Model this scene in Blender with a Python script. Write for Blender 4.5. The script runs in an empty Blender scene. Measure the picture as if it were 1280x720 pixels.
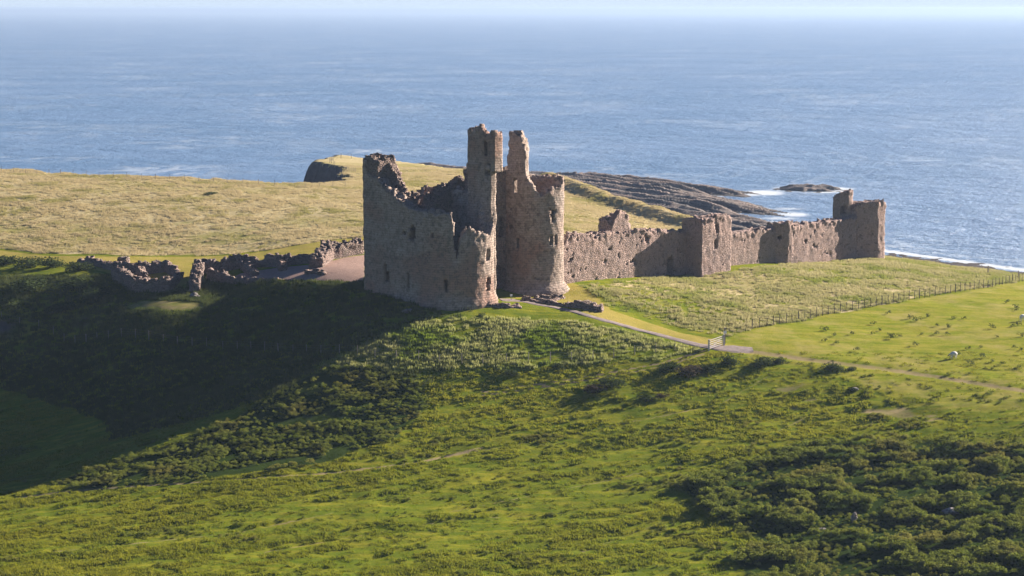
import bpy, math, random
import numpy as np
from mathutils import Vector
rng = np.random.default_rng(7); random.seed(7)
S = bpy.context.scene
COL = S.collection
PI = math.pi

# ------------------------------------------------------------------ camera
F = 2489.0; PITCH = math.radians(8.0); CAMH = 60.0
cd = bpy.data.cameras.new("camera"); cd.lens = 70; cd.sensor_width = 36
cd.clip_end = 200000; cd.clip_start = 1
cam = bpy.data.objects.new("camera", cd); COL.objects.link(cam)
cam.location = (0, 0, CAMH); cam.rotation_euler = (PI/2 - PITCH, 0, 0)
S.camera = cam
cP, sP = math.cos(PITCH), math.sin(PITCH)

def ray(px, py):
    a = (px-640)/F; b = (360-py)/F
    return a, cP + b*sP, -sP + b*cP
def P(px, py, Y):                       # pixel + forward distance -> world point
    a, b, c = ray(px, py); t = Y/b
    return (a*t, Y, CAMH + c*t)
def XY(px, Y, py=380): return P(px, py, Y)[:2]
def PZ(px, py, z=0.0):                  # pixel on a level plane
    a, b, c = ray(px, py); t = (z-CAMH)/c
    return (a*t, b*t)
def proj(x, y, z):
    z = z-CAMH
    d = y*cP - z*sP; v = y*sP + z*cP
    return 640 + F*x/d, 360 - F*v/d

# ------------------------------------------------------------------ noise
def _h(i, j, k=0):
    n = (i*374761393 + j*668265263 + k*1274126177) & 0xffffffff
    n = ((n ^ (n >> 13))*1274126177) & 0xffffffff
    n = (n ^ (n >> 16)) & 0xffffffff
    n = (n*2246822519) & 0xffffffff
    return ((n ^ (n >> 15)) & 0xffffff)/float(0xffffff)
def n2(x, y, seed=0):
    x = np.asarray(x, float); y = np.asarray(y, float)
    xi = np.floor(x).astype(np.int64); yi = np.floor(y).astype(np.int64)
    fx = x-xi; fy = y-yi; fx = fx*fx*(3-2*fx); fy = fy*fy*(3-2*fy)
    a = _h(xi, yi, seed); b = _h(xi+1, yi, seed); c = _h(xi, yi+1, seed); d = _h(xi+1, yi+1, seed)
    return (a*(1-fx)+b*fx)*(1-fy) + (c*(1-fx)+d*fx)*fy
def fbm(x, y, o=4, seed=0):
    s = 0; a = .5; t = 0
    for k in range(o):
        s = s + a*n2(x*2**k+k*17.3, y*2**k-k*9.1, seed+k); t += a; a *= .5
    return s/t
def n3(p, seed=0):
    i = np.floor(p).astype(np.int64); f = p-i; f = f*f*(3-2*f)
    r = 0
    for dx in (0, 1):
        for dy in (0, 1):
            for dz in (0, 1):
                w = (f[:, 0] if dx else 1-f[:, 0])*(f[:, 1] if dy else 1-f[:, 1])*(f[:, 2] if dz else 1-f[:, 2])
                r = r + w*_h(i[:, 0]+dx + 57*(i[:, 2]+dz), i[:, 1]+dy, seed)
    return r
def sst(e0, e1, x):
    t = np.clip((x-e0)/(e1-e0), 0, 1); return t*t*(3-2*t)

def sdpoly(px, py, poly):               # signed distance, positive inside
    px = np.asarray(px, float); py = np.asarray(py, float)
    poly = [tuple(p[:2]) for p in poly]; n = len(poly)
    best = np.full(px.shape, 1e18); ins = np.zeros(px.shape, bool)
    for i in range(n):
        ax, ay = poly[i]; bx, by = poly[(i+1) % n]
        ex, ey = bx-ax, by-ay; L = ex*ex+ey*ey + 1e-12
        t = np.clip(((px-ax)*ex+(py-ay)*ey)/L, 0, 1)
        best = np.minimum(best, (px-ax-t*ex)**2+(py-ay-t*ey)**2)
        if abs(ey) > 1e-12:
            c = ((ay > py) != (by > py)) & (px < ex*(py-ay)/ey+ax)
            ins ^= c
    d = np.sqrt(best); return np.where(ins, d, -d)
def dline(px, py, pts):
    best = np.full(np.shape(px), 1e18)
    for i in range(len(pts)-1):
        ax, ay = pts[i][:2]; bx, by = pts[i+1][:2]
        ex, ey = bx-ax, by-ay; L = ex*ex+ey*ey+1e-12
        t = np.clip(((px-ax)*ex+(py-ay)*ey)/L, 0, 1)
        best = np.minimum(best, (px-ax-t*ex)**2+(py-ay-t*ey)**2)
    return np.sqrt(best)

# ------------------------------------------------------------------ terrain shape
CT = [(0,720,196),(320,720,194),(640,720,193),(960,720,190),(1280,720,184),
 (0,618,232),(320,600,225),(640,600,223),(960,600,219),(1280,600,213),(160,550,249),(0,550,265),
 (640,550,236),(1120,550,230),(400,550,237),
 (0,500,281),(160,500,268),(330,490,253),(480,500,247),(600,500,248),(760,500,247),(960,500,245),(1280,500,240),
 (0,430,300),(200,450,277),(200,420,284),(350,455,263),(350,420,274),(350,385,284),(480,400,267.5),(480,440,259),(480,470,253),
 (0,385,301),(0,345,320),(110,385,300),(200,380,294),(240,381,293),(200,394,290),(240,394,289),(200,368,303),(290,372,298),(230,340,313),(120,345,312),(230,320,330),(0,318,336),
 (100,420,299),
 (0,260,371),(0,213,421),(200,222,405),(390,232,398),(230,270,362),(400,300,331),(330,350,296),(400,345,291),(449,356,282),(430,330,302),
 (540,240,400),(520,213,450),(590,215,450),(440,213,452),(420,202,485),(640,222,452),
 (540,390,269.5),(600,388,270),(640,379,276),(665,372,281),(700,365,286),
 (600,455,256),(540,420,262),(700,450,258),
 (890,437,262),(820,432,263),(740,395,270),(820,400,275),(760,362,286),(705,357,288),(860,346,310),(930,340,314),
 (1000,380,292),(985,334,325),(1067,329,341),(1107,328,341),(1200,341,336),(1280,351,331),(1120,363,308),(1280,361,317),
 (1280,400,285),(1100,420,273),(1280,450,259),(1000,440,261.5),
 (705,285,350),(830,289,372),(705,245,425),(900,290,370),(760,268,392)]
pts = [P(*c) for c in CT]
# ground outside the picture
pts += [(-300,430,24),(-300,300,9),(-250,200,2),(0,120,1.5),(200,120,4),(-200,80,2),(0,-150,2),(200,250,12),(260,330,13),(300,420,10),(-120,330,17),(-110,260,1.5),
        (110,345,12.5),(150,370,9),(60,385,13.5),(-12,300,20.5),(0,310,20.5),(20,330,19.8)]
pts = np.array(pts)
def _U(r2): return np.where(r2 > 1e-9, r2*np.log(np.maximum(r2, 1e-9)), 0)*0.5
def _fit():
    q = pts[:, :2]/100; n = len(q)
    K = _U(((q[:, None]-q[None])**2).sum(-1)) + np.eye(n)*1.5e-3
    Pm = np.c_[np.ones(n), q]
    A = np.zeros((n+3, n+3)); A[:n, :n] = K; A[:n, n:] = Pm; A[n:, :n] = Pm.T
    return np.linalg.solve(A, np.r_[pts[:, 2], 0, 0, 0]), q
_W, _Q = _fit()
def rbf(x, y):
    X = x/100; Y = y/100; r = _W[-3]+_W[-2]*X+_W[-1]*Y
    for k in range(len(_Q)):
        r = r + _W[k]*_U((X-_Q[k, 0])**2+(Y-_Q[k, 1])**2)
    return r
COAST = [(-2500,436)] + [XY(p, Y, 220) for p, Y in [(-300,432),(0,424),(100,413),(200,407),(300,402),(390,401),(425,409),(438,440),(418,468),(398,480),(397,492),(420,510),(480,505),
   (540,482),(600,474),(680,462),(705,456)]] + [XY(p, Y, 270) for p, Y in [(760,433),(830,403),(870,391),(960,378),(1040,368),(1110,366)]] + [XY(p, Y, 335) for p, Y in [(1200,352),(1290,345),(1500,345)]] + [(2500,380),(2500,-3000),(-2500,-3000)]
WATERX = [-3000, -20, 10, 80, 93, 117, 160, 3000]
WATERY = [300, 300, 480, 500, 489, 453, 415, 400]
RIDGE = [XY(p, Y, 250) for p, Y in [(690,452),(740,432),(790,411),(830,396),(868,384)]]
def gz(x, y, fine=True):
    x = np.asarray(x, float); y = np.asarray(y, float)
    z = rbf(np.clip(x, -320, 320), np.clip(y, -160, 520))
    far = sst(300, 600, np.abs(x))+sst(100, 300, -y); z = z*(1-np.clip(far, 0, 1)) + 6*np.clip(far, 0, 1)
    z = np.maximum(z, 1.0)
    d = sdpoly(x + (fbm(x/9, y/9, 3, 5)-.5)*7, y + (fbm(x/9, y/9, 3, 8)-.5)*7, COAST)
    rd = dline(x, y, RIDGE)
    z = z + 2.3*np.exp(-(rd/3.3)**2)*(.85+.3*fbm(x/8, y/8, 2, 3))
    wl = np.interp(x, WATERX, WATERY)
    shore = np.clip((wl-y)*.035, -5, 3.0) + (fbm(x/2, y/2, 3, 21)-.5)*.8
    w = sst(3, -13, d + (fbm(x/3, y/3, 3, 9)-.5)*5)
    left = sst(30, -10, x)
    w = np.where(left > .5, sst(1, -9, d + (fbm(x/3, y/3, 3, 9)-.5)*4), w)
    z = z*(1-w)+shore*w
    if fine:
        px, py = proj(x, y, z)
        rough = sst(440, 500, py)                     # rougher pasture in the foreground
        far_m = 1-rough
        al_ = .93*x+.37*y; ac_ = -.37*x+.93*y
        z = z + rough*(fbm(al_/16, ac_/1.9, 3, 33)-.5)*.55 + (fbm(x/7, y/7, 3, 31)-.5)*(.45*rough+.3*far_m) + (fbm(x/1.6, y/1.6, 3, 37)-.5)*(.22*rough+.10*far_m)
    return z
def G(px, py, Ymax=520):                # where the ray of a pixel meets the ground
    Y = np.arange(170, Ymax, .5); a, b, c = ray(px, py)
    x = a/b*Y; z = CAMH + c/b*Y
    g = gz(x, Y); k = np.nonzero(g >= z)[0]
    k = k[0] if len(k) else len(Y)-1
    return (x[k], Y[k], float(g[k]))
def gz1(x, y): return float(gz(np.array([x]), np.array([y]))[0])

# ------------------------------------------------------------------ materials
def newmat(name):
    m = bpy.data.materials.new(name); m.use_nodes = True
    nt = m.node_tree; nt.nodes.clear()
    out = nt.nodes.new('ShaderNodeOutputMaterial')
    return m, nt, out
class N:
    def __init__(s, nt): s.nt = nt
    def node(s, t, **kw):
        n = s.nt.nodes.new(t)
        for k, v in kw.items():
            if k.startswith('i_'):
                key = k[2:]
                key = int(key) if key.isdigit() else key.replace('_', ' ')
                n.inputs[key].default_value = v
            else: setattr(n, k, v)
        return n
    def l(s, a, b): s.nt.links.new(a, b)
    def noise(s, vec, scale, detail=4, rough=.6, dist=0):
        n = s.node('ShaderNodeTexNoise'); n.inputs['Scale'].default_value = scale
        n.inputs['Detail'].default_value = detail; n.inputs['Roughness'].default_value = rough
        n.inputs['Distortion'].default_value = dist
        s.l(vec, n.inputs['Vector']); return n.outputs['Fac']
    def ramp(s, fac, stops, interp='LINEAR'):
        r = s.node('ShaderNodeValToRGB'); e = r.color_ramp.elements; r.color_ramp.interpolation = interp
        while len(e) < len(stops): e.new(.5)
        for k, (p, c) in enumerate(stops):
            e[k].position = p; e[k].color = (c, c, c, 1) if isinstance(c, (int, float)) else (*c, 1)
        s.l(fac, r.inputs[0]); return r.outputs[0]
    def mix(s, fac, a, b, mode='MIX'):
        m = s.node('ShaderNodeMix', data_type='RGBA', blend_type=mode)
        for v, i in ((fac, 0), (a, 6), (b, 7)):
            if hasattr(v, 'links'): s.l(v, m.inputs[i])
            elif isinstance(v, (int, float)): m.inputs[i].default_value = v
            else: m.inputs[i].default_value = (*v, 1)
        return m.outputs[2]
    def math(s, op, a, b=0, c=None, clamp=False):
        m = s.node('ShaderNodeMath', operation=op); m.use_clamp = clamp
        for v, i in ((a, 0), (b, 1), (c, 2)):
            if v is None: continue
            if hasattr(v, 'links'): s.l(v, m.inputs[i])
            else: m.inputs[i].default_value = v
        return m.outputs[0]
    def attr(s, name, typ='GEOMETRY'):
        a = s.node('ShaderNodeAttribute', attribute_name=name); a.attribute_type = typ
        return a.outputs['Fac']
    def pos(s): return s.node('ShaderNodeNewGeometry').outputs['Position']
    def mapping(s, vec, scale, rot=0):
        m = s.node('ShaderNodeMapping'); m.inputs['Scale'].default_value = scale
        m.inputs['Rotation'].default_value = (0, 0, rot); s.l(vec, m.inputs['Vector']); return m.outputs[0]
    def bump(s, h, strength, dist):
        b = s.node('ShaderNodeBump'); b.inputs['Strength'].default_value = strength; b.inputs['Distance'].default_value = dist
        s.l(h, b.inputs['Height']); return b.outputs[0]
    def bsdf(s, out, col, rough=.9, normal=None, spec=.2):
        p = s.node('ShaderNodeBsdfPrincipled')
        if hasattr(col, 'links'): s.l(col, p.inputs['Base Color'])
        else: p.inputs['Base Color'].default_value = (*col, 1)
        if hasattr(rough, 'links'): s.l(rough, p.inputs['Roughness'])
        else: p.inputs['Roughness'].default_value = rough
        p.inputs['Specular IOR Level'].default_value = spec
        if normal: s.l(normal, p.inputs['Normal'])
        if out: s.l(p.outputs[0], out.inputs[0])
        return p

def mat_ground():
    m, nt, out = newmat('ground_turf'); g = N(nt); p = g.pos()
    dry, lush, mown, brk, grav, dirt = [g.attr(k) for k in ('dry', 'lush', 'mown', 'bracken', 'gravel', 'dirt')]
    big = g.noise(p, .05, 5, .6); mid = g.noise(p, .35, 5, .65); fine = g.noise(p, 2.2, 5, .7); str_ = g.noise(g.mapping(p, (.5, 2.2, 1), .35), .35, 5, .65)
    green = g.mix(g.ramp(mid, [(.3, 0), (.7, 1)]), (.098, .140, .012), (.165, .190, .018))
    green = g.mix(g.ramp(str_, [(.46, 0), (.66, 1)]), green, (.25, .235, .025))
    green = g.mix(g.ramp(fine, [(.35, .35), (.5, 0)]), green, (.07, .10, .01))
    lushc = g.mix(g.ramp(str_, [(.35, 0), (.6, 1)]), (.155, .195, .012), (.275, .255, .040))
    lushc = g.mix(g.ramp(fine, [(.3, .5), (.5, 0)]), lushc, (.08, .11, .015))
    dryc = g.mix(g.ramp(str_, [(.3, 0), (.65, 1)]), (.40, .325, .165), (.50, .42, .245))
    dryc = g.mix(g.ramp(fine, [(.3, .7), (.55, 0)]), dryc, (.24, .19, .07))
    dryc = g.mix(g.ramp(g.noise(g.mapping(p, (.5, 1.6, 1), -.2), .06, 4, .55), [(.50, 0), (.66, .75)]), dryc, (.24, .215, .06))
    mownc = g.mix(g.ramp(mid, [(.35, 0), (.65, 1)]), (.27, .24, .05), (.34, .27, .075))
    gravc = g.mix(g.ramp(fine, [(.3, 0), (.7, 1)]), (.28, .19, .155), (.39, .275, .23))
    dirtc = g.mix(mid, (.22, .175, .095), (.34, .27, .14))
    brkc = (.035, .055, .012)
    def edge(a, k=.5):
        return g.ramp(g.math('ADD', a, g.math('MULTIPLY', g.math('SUBTRACT', mid, .5), k)), [(.35, 0), (.65, 1)])
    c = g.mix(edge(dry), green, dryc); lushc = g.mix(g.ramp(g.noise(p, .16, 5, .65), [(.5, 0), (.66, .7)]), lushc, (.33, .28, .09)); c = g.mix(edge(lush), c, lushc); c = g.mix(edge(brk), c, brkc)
    c = g.mix(edge(mown, .2), c, mownc); c = g.mix(edge(dirt, .6), c, dirtc); c = g.mix(edge(grav, .25), c, gravc)
    nz = g.node('ShaderNodeSeparateXYZ'); g.l(g.node('ShaderNodeNewGeometry').outputs['True Normal'], nz.inputs[0])
    pz = g.node('ShaderNodeSeparateXYZ'); g.l(p, pz.inputs[0])
    rock = g.mix(g.noise(p, .8, 6, .7), (.035, .034, .035), (.15, .13, .12))
    c = g.mix(g.ramp(nz.outputs[2], [(.66, 1), (.78, 0)]), c, rock)
    c = g.mix(g.ramp(pz.outputs[2], [(.0, 0), (1, 0)]), c, c)
    low = g.math('LESS_THAN', pz.outputs[2], 3.2); far = nt.nodes.new('ShaderNodeMath')
    py_ = g.math('GREATER_THAN', pz.outputs[1], 360); c = g.mix(g.math('MULTIPLY', low, py_), c, rock)
    h = g.math('ADD', g.noise(p, 5, 4, .75), g.math('MULTIPLY', mid, 1.5))
    g.bsdf(out, c, 1, g.bump(h, .8, .12), 0)
    return m
def mat_leaf(name, c0, c1, trans=.35, c2=None):
    m, nt, out = newmat(name); g = N(nt); p = g.pos()
    t = g.attr('tint', 'INSTANCER')
    oi = g.node('ShaderNodeObjectInfo').outputs['Random']
    nz = g.noise(p, 1.1, 3, .6)
    f = g.math('ADD', g.math('MULTIPLY', t, .6), g.math('MULTIPLY', oi, .35)); f = g.math('ADD', f, g.math('MULTIPLY', g.math('SUBTRACT', nz, .5), .6), clamp=True)
    c = g.mix(f, c0, c1)
    if c2: c = g.mix(g.ramp(g.noise(p, .12, 3, .6), [(.5, 0), (.64, 1)]), c, c2)
    d = g.node('ShaderNodeBsdfDiffuse'); tr = g.node('ShaderNodeBsdfTranslucent'); mx = g.node('ShaderNodeMixShader')
    g.l(c, d.inputs[0]); g.l(c, tr.inputs[0]); mx.inputs[0].default_value = trans
    g.l(d.outputs[0], mx.inputs[1]); g.l(tr.outputs[0], mx.inputs[2]); g.l(mx.outputs[0], out.inputs[0])
    return m
def mat_ashlar():
    m, nt, out = newmat('coursed_sandstone'); g = N(nt); p = g.pos()
    uv = g.node('ShaderNodeUVMap', uv_map='UVMap').outputs[0]
    warp = g.node('ShaderNodeMixRGB') if False else None
    def brick(sc, off):
        b = g.node('ShaderNodeTexBrick'); g.l(uv, b.inputs['Vector'])
        b.inputs['Scale'].default_value = sc; b.inputs['Brick Width'].default_value = .62; b.inputs['Row Height'].default_value = .34
        b.inputs['Mortar Size'].default_value = .022; b.inputs['Mortar Smooth'].default_value = .6
        b.inputs['Color1'].default_value = (0, 0, 0, 1); b.inputs['Color2'].default_value = (1, 1, 1, 1); b.inputs['Mortar'].default_value = (.5, .5, .5, 1)
        b.offset = off; return b
    b = brick(1, .5)
    base = g.mix(g.ramp(g.noise(p, .22, 5, .6), [(.32, 0), (.68, 1)]), (.45, .345, .285), (.39, .325, .285))
    red = g.ramp(g.noise(p, .15, 3, .5), [(.50, 0), (.62, .9)]); base = g.mix(red, base, (.37, .22, .17))
    base = g.mix(g.math('MULTIPLY', b.outputs['Color'], .5), base, (.25, .185, .15))
    c = g.mix(g.ramp(g.noise(p, 1.7, 5, .7), [(.38, .8), (.52, 0)]), base, (.16, .125, .105))
    c = g.mix(g.ramp(g.noise(g.mapping(p, (1, 1, .25)), 1.1, 4, .6), [(.56, 0), (.7, .5)]), c, (.17, .155, .135))
    c = g.mix(g.math('MULTIPLY', b.outputs['Fac'], .65), c, (.14, .11, .09))
    h = g.math('SUBTRACT', g.math('MULTIPLY', g.noise(p, 2.4, 4, .6), .9), g.math('MULTIPLY', b.outputs['Fac'], .7))
    h = g.math('ADD', h, g.math('MULTIPLY', b.outputs['Color'], .35))
    g.bsdf(out, c, .92, g.bump(h, 1, .18), .03)
    return m
def mat_rubble(name, ca, cb, cd_, sc=2.6, lichen=None):
    m, nt, out = newmat(name); g = N(nt); p = g.pos()
    v = g.node('ShaderNodeTexVoronoi', feature='F1'); g.l(g.mapping(p, (1, 1, 1.5)), v.inputs['Vector']); v.inputs['Scale'].default_value = sc
    e = g.node('ShaderNodeTexVoronoi', feature='DISTANCE_TO_EDGE'); g.l(g.mapping(p, (1, 1, 1.5)), e.inputs['Vector']); e.inputs['Scale'].default_value = sc
    sep = g.node('ShaderNodeSeparateColor'); g.l(v.outputs['Color'], sep.inputs[0])
    c = g.mix(sep.outputs[0], ca, cb)
    c = g.mix(g.ramp(g.noise(p, .3, 4, .6), [(.45, 0), (.65, .6)]), c, cd_)
    c = g.mix(g.ramp(e.outputs['Distance'], [(.0, .6), (.07, 0)]), c, (.10, .08, .07))
    c = g.mix(g.ramp(g.noise(p, 1.4, 4, .7), [(.36, .7), (.44, 0)]), c, (.12, .095, .085))
    if lichen: c = g.mix(g.ramp(g.noise(p, .9, 4, .7), [(.55, 0), (.68, .7)]), c, lichen)
    h = g.math('ADD', g.math('MULTIPLY', g.ramp(e.outputs['Distance'], [(0, 0), (.2, 1)]), .9), g.noise(p, 2.2, 5, .75))
    g.bsdf(out, c, .93, g.bump(h, 1, .2), .03)
    return m
def mat_simple(name, col, rough=.8, var=.3, sc=3):
    m, nt, out = newmat(name); g = N(nt); p = g.pos()
    c = g.mix(g.ramp(g.noise(p, sc, 4, .65), [(.35, 0), (.65, 1)]), tuple(v*(1-var) for v in col), tuple(min(1, v*(1+var)) for v in col))
    g.bsdf(out, c, rough, g.bump(g.noise(p, sc*4, 3), .4, .02)); return m
def mat_shore():
    m, nt, out = newmat('shore_rock'); g = N(nt); p = g.pos()
    def dot(v):
        d = g.node('ShaderNodeVectorMath', operation='DOT_PRODUCT'); g.l(p, d.inputs[0]); d.inputs[1].default_value = v; return d.outputs['Value']
    cx = g.node('ShaderNodeCombineXYZ'); g.l(dot((.854, .52, .6)), cx.inputs[0]); g.l(g.math('MULTIPLY', dot((.52, -.854, 0)), .07), cx.inputs[1])
    st = g.noise(cx.outputs[0], .55, 5, .65)
    c = g.mix(g.ramp(st, [(.35, 0), (.6, 1)]), (.045, .036, .034), (.25, .18, .145))
    c = g.mix(g.ramp(g.noise(p, .12, 5, .65), [(.42, 0), (.6, .7)]), c, (.06, .053, .05))
    c = g.mix(g.ramp(g.noise(p, .9, 4, .7), [(.3, .6), (.5, 0)]), c, (.02, .02, .02))
    pz = g.node('ShaderNodeSeparateXYZ'); g.l(p, pz.inputs[0])
    c = g.mix(g.ramp(pz.outputs[2], [(.0, .85), (.6, 0)]), c, (.025, .025, .022))
    g.bsdf(out, c, .75, g.bump(g.math('ADD', st, g.noise(p, .8, 5, .75)), 1, .6), .3); return m
def mat_sea():
    m, nt, out = newmat('sea_water'); g = N(nt); p = g.pos()
    foam = g.attr('foam')
    a = g.noise(g.mapping(p, (1, 1.0, 1), .5), .045, 6, .62, .3)
    b = g.noise(g.mapping(p, (1, 2.0, 1), -.35), .25, 5, .65)
    cfar = g.noise(g.mapping(p, (1, 1.6, 1), .25), .006, 5, .6, .6)
    deep = g.mix(g.ramp(cfar, [(.38, 0), (.62, 1)]), (.130, .225, .375), (.185, .285, .45))
    deep = g.mix(g.ramp(b, [(.4, 0), (.6, .5)]), deep, (.085, .165, .285))
    # wind-drawn foam lines and flecks
    w1 = g.noise(g.mapping(p, (.7, .8, 1), .42), .022, 8, .62, 2.6)
    line = g.math('SUBTRACT', 1, g.math('MULTIPLY', g.math('ABSOLUTE', g.math('SUBTRACT', w1, .5)), 26), clamp=True)
    line = g.math('MULTIPLY', line, g.ramp(g.noise(p, .011, 3, .5), [(.48, 0), (.68, .5)]))
    w2 = g.noise(g.mapping(p, (.7, .8, 1), -.3), .0075, 9, .65, 3.0)
    line2 = g.math('SUBTRACT', 1, g.math('MULTIPLY', g.math('ABSOLUTE', g.math('SUBTRACT', w2, .52)), 60), clamp=True)
    line = g.math('MAXIMUM', line, g.math('MULTIPLY', line2, g.ramp(g.noise(p, .004, 3, .5), [(.48, 0), (.66, .4)])))
    fleck = g.ramp(g.noise(g.mapping(p, (1, 2.4, 1), .3), .16, 5, .7), [(.70, 0), (.78, .6)])
    fleck = g.math('MULTIPLY', fleck, g.ramp(g.noise(p, .008, 3), [(.4, .2), (.6, 1)]))
    f2 = g.ramp(g.math('ADD', foam, g.math('MULTIPLY', g.math('SUBTRACT', g.noise(p, .45, 5, .7), .5), .9)), [(.50, 0), (.80, 1)])
    ft = g.math('MAXIMUM', g.math('MAXIMUM', line, fleck), f2)
    h = g.math('ADD', g.math('MULTIPLY', a, 2.2), g.math('MULTIPLY', b, 1.0))
    h = g.math('ADD', h, g.math('MULTIPLY', g.noise(g.mapping(p, (1, 1.6, 1), .2), .9, 4, .7), .35))
    w = g.bsdf(None, deep, .28, g.bump(h, 1, 1.6), .5); w.inputs['IOR'].default_value = 1.333
    fo = g.node('ShaderNodeBsdfDiffuse'); fo.inputs[0].default_value = (.72, .76, .78, 1)
    mx = g.node('ShaderNodeMixShader'); g.l(g.math('MULTIPLY', ft, .7), mx.inputs[0]); g.l(w.outputs[0], mx.inputs[1]); g.l(fo.outputs[0], mx.inputs[2]); g.l(mx.outputs[0], out.inputs[0])
    return m

M_ground = mat_ground(); M_ash = mat_ashlar()
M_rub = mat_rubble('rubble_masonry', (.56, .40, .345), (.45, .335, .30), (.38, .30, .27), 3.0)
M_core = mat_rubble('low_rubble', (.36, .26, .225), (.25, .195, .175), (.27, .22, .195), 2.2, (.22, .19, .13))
M_shore = mat_shore(); M_sea = mat_sea()
M_grass = mat_leaf('dry_grass_blades', (.42, .345, .18), (.56, .47, .28), .4, (.33, .30, .11))
M_turf = mat_leaf('green_grass_blades', (.12, .165, .014), (.29, .275, .03), .45)
M_mead = mat_leaf('meadow_blades', (.27, .27, .085), (.46, .40, .22), .45, (.22, .25, .05))
M_brk = mat_leaf('bracken_fronds', (.105, .145, .022), (.24, .255, .05), .45, (.22, .21, .05))
M_bush = mat_leaf('bush_leaves', (.040, .060, .020), (.10, .115, .045), .25)
M_bush2 = mat_leaf('dead_bush_leaves', (.075, .060, .042), (.15, .115, .075), .2)
M_wood = mat_simple('weathered_wood', (.25, .21, .17)); M_wire = mat_simple('wire', (.12, .12, .12), .5)
M_post = mat_simple('dark_post_wood', (.07, .06, .05)); M_gate = mat_simple('bleached_wood', (.62, .55, .50), .7, .1); M_white = mat_simple('white_panel', (.8, .8, .8), .5, .05)
M_path = mat_simple('path_gravel', (.24, .19, .175), .95, .22, 1.5)
M_wool = mat_simple('wool', (.72, .68, .60), .95, .12, 6); M_face = mat_simple('dark_wool', (.10, .085, .07), .9)
M_stone = mat_rubble('boulder_stone', (.33, .30, .28), (.24, .22, .21), (.28, .25, .21), 1.2)

# ------------------------------------------------------------------ object helpers
def tag(o, label=None, cat=None, group=None, kind=None):
    if label: o['label'] = label
    if cat: o['category'] = cat
    if group: o['group'] = group
    if kind: o['kind'] = kind
    return o
def mesh_obj(name, verts, faces, mat, parent=None, smooth=False, uvs=None, attrs=None):
    me = bpy.data.meshes.new(name)
    verts = np.asarray(verts, np.float32)
    if isinstance(faces, np.ndarray):
        nf, k = faces.shape
        me.vertices.add(len(verts)); me.vertices.foreach_set('co', verts.ravel())
        me.loops.add(nf*k); me.loops.foreach_set('vertex_index', faces.astype(np.int32).ravel())
        me.polygons.add(nf); me.polygons.foreach_set('loop_start', np.arange(0, nf*k, k, dtype=np.int32))
        me.update(calc_edges=True)
    else:
        me.from_pydata([tuple(map(float, v)) for v in verts], [], faces)
    if smooth: me.polygons.foreach_set('use_smooth', np.ones(len(me.polygons), bool))
    if uvs is not None:
        ul = me.uv_layers.new(name='UVMap'); ul.data.foreach_set('uv', np.asarray(uvs, np.float32).ravel())
    for k, v in (attrs or {}).items():
        a = me.attributes.new(k, 'FLOAT', 'POINT'); a.data.foreach_set('value', np.asarray(v, np.float32))
    me.validate()
    if mat: me.materials.append(mat)
    o = bpy.data.objects.new(name, me); COL.objects.link(o)
    if parent: o.parent = parent; o.matrix_parent_inverse = parent.matrix_world.inverted() if False else o.matrix_parent_inverse
    return o
def empty(name, loc=(0, 0, 0), rz=0):
    o = bpy.data.objects.new(name, None); COL.objects.link(o); o.location = loc; o.rotation_euler = (0, 0, rz); return o

class MB:                                # collects boxes and bars
    def __init__(s): s.v = []; s.f = []
    def box(s, c, d, rz=0, taper=1.0):
        n = len(s.v); cr, sr = math.cos(rz), math.sin(rz)
        for k in (-1, 1):
            for i, j in ((-1, -1), (1, -1), (1, 1), (-1, 1)):
                t = taper if k > 0 else 1
                x, y = i*d[0]/2*t, j*d[1]/2*t
                s.v.append((c[0]+x*cr-y*sr, c[1]+x*sr+y*cr, c[2]+k*d[2]/2))
        s.f += [(n, n+3, n+2, n+1), (n+4, n+5, n+6, n+7)] + [(n+i, n+(i+1) % 4, n+4+(i+1) % 4, n+4+i) for i in range(4)]
        return s
    def bar(s, a, b, r, sides=6, r2=None):
        a = Vector(a); b = Vector(b); d = (b-a).normalized(); r2 = r if r2 is None else r2
        u = d.orthogonal().normalized(); w = d.cross(u); n = len(s.v)
        for p, q in ((a, r), (b, r2)):
            for k in range(sides):
                t = 2*PI*k/sides; s.v.append(tuple(p+u*math.cos(t)*q+w*math.sin(t)*q))
        for k in range(sides): s.f.append((n+k, n+(k+1) % sides, n+sides+(k+1) % sides, n+sides+k))
        s.f += [tuple(range(n, n+sides))[::-1], tuple(range(n+sides, n+2*sides))]; return s
    def build(s, name, mat, parent=None, smooth=False): return mesh_obj(name, s.v, s.f, mat, parent, smooth)

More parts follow.
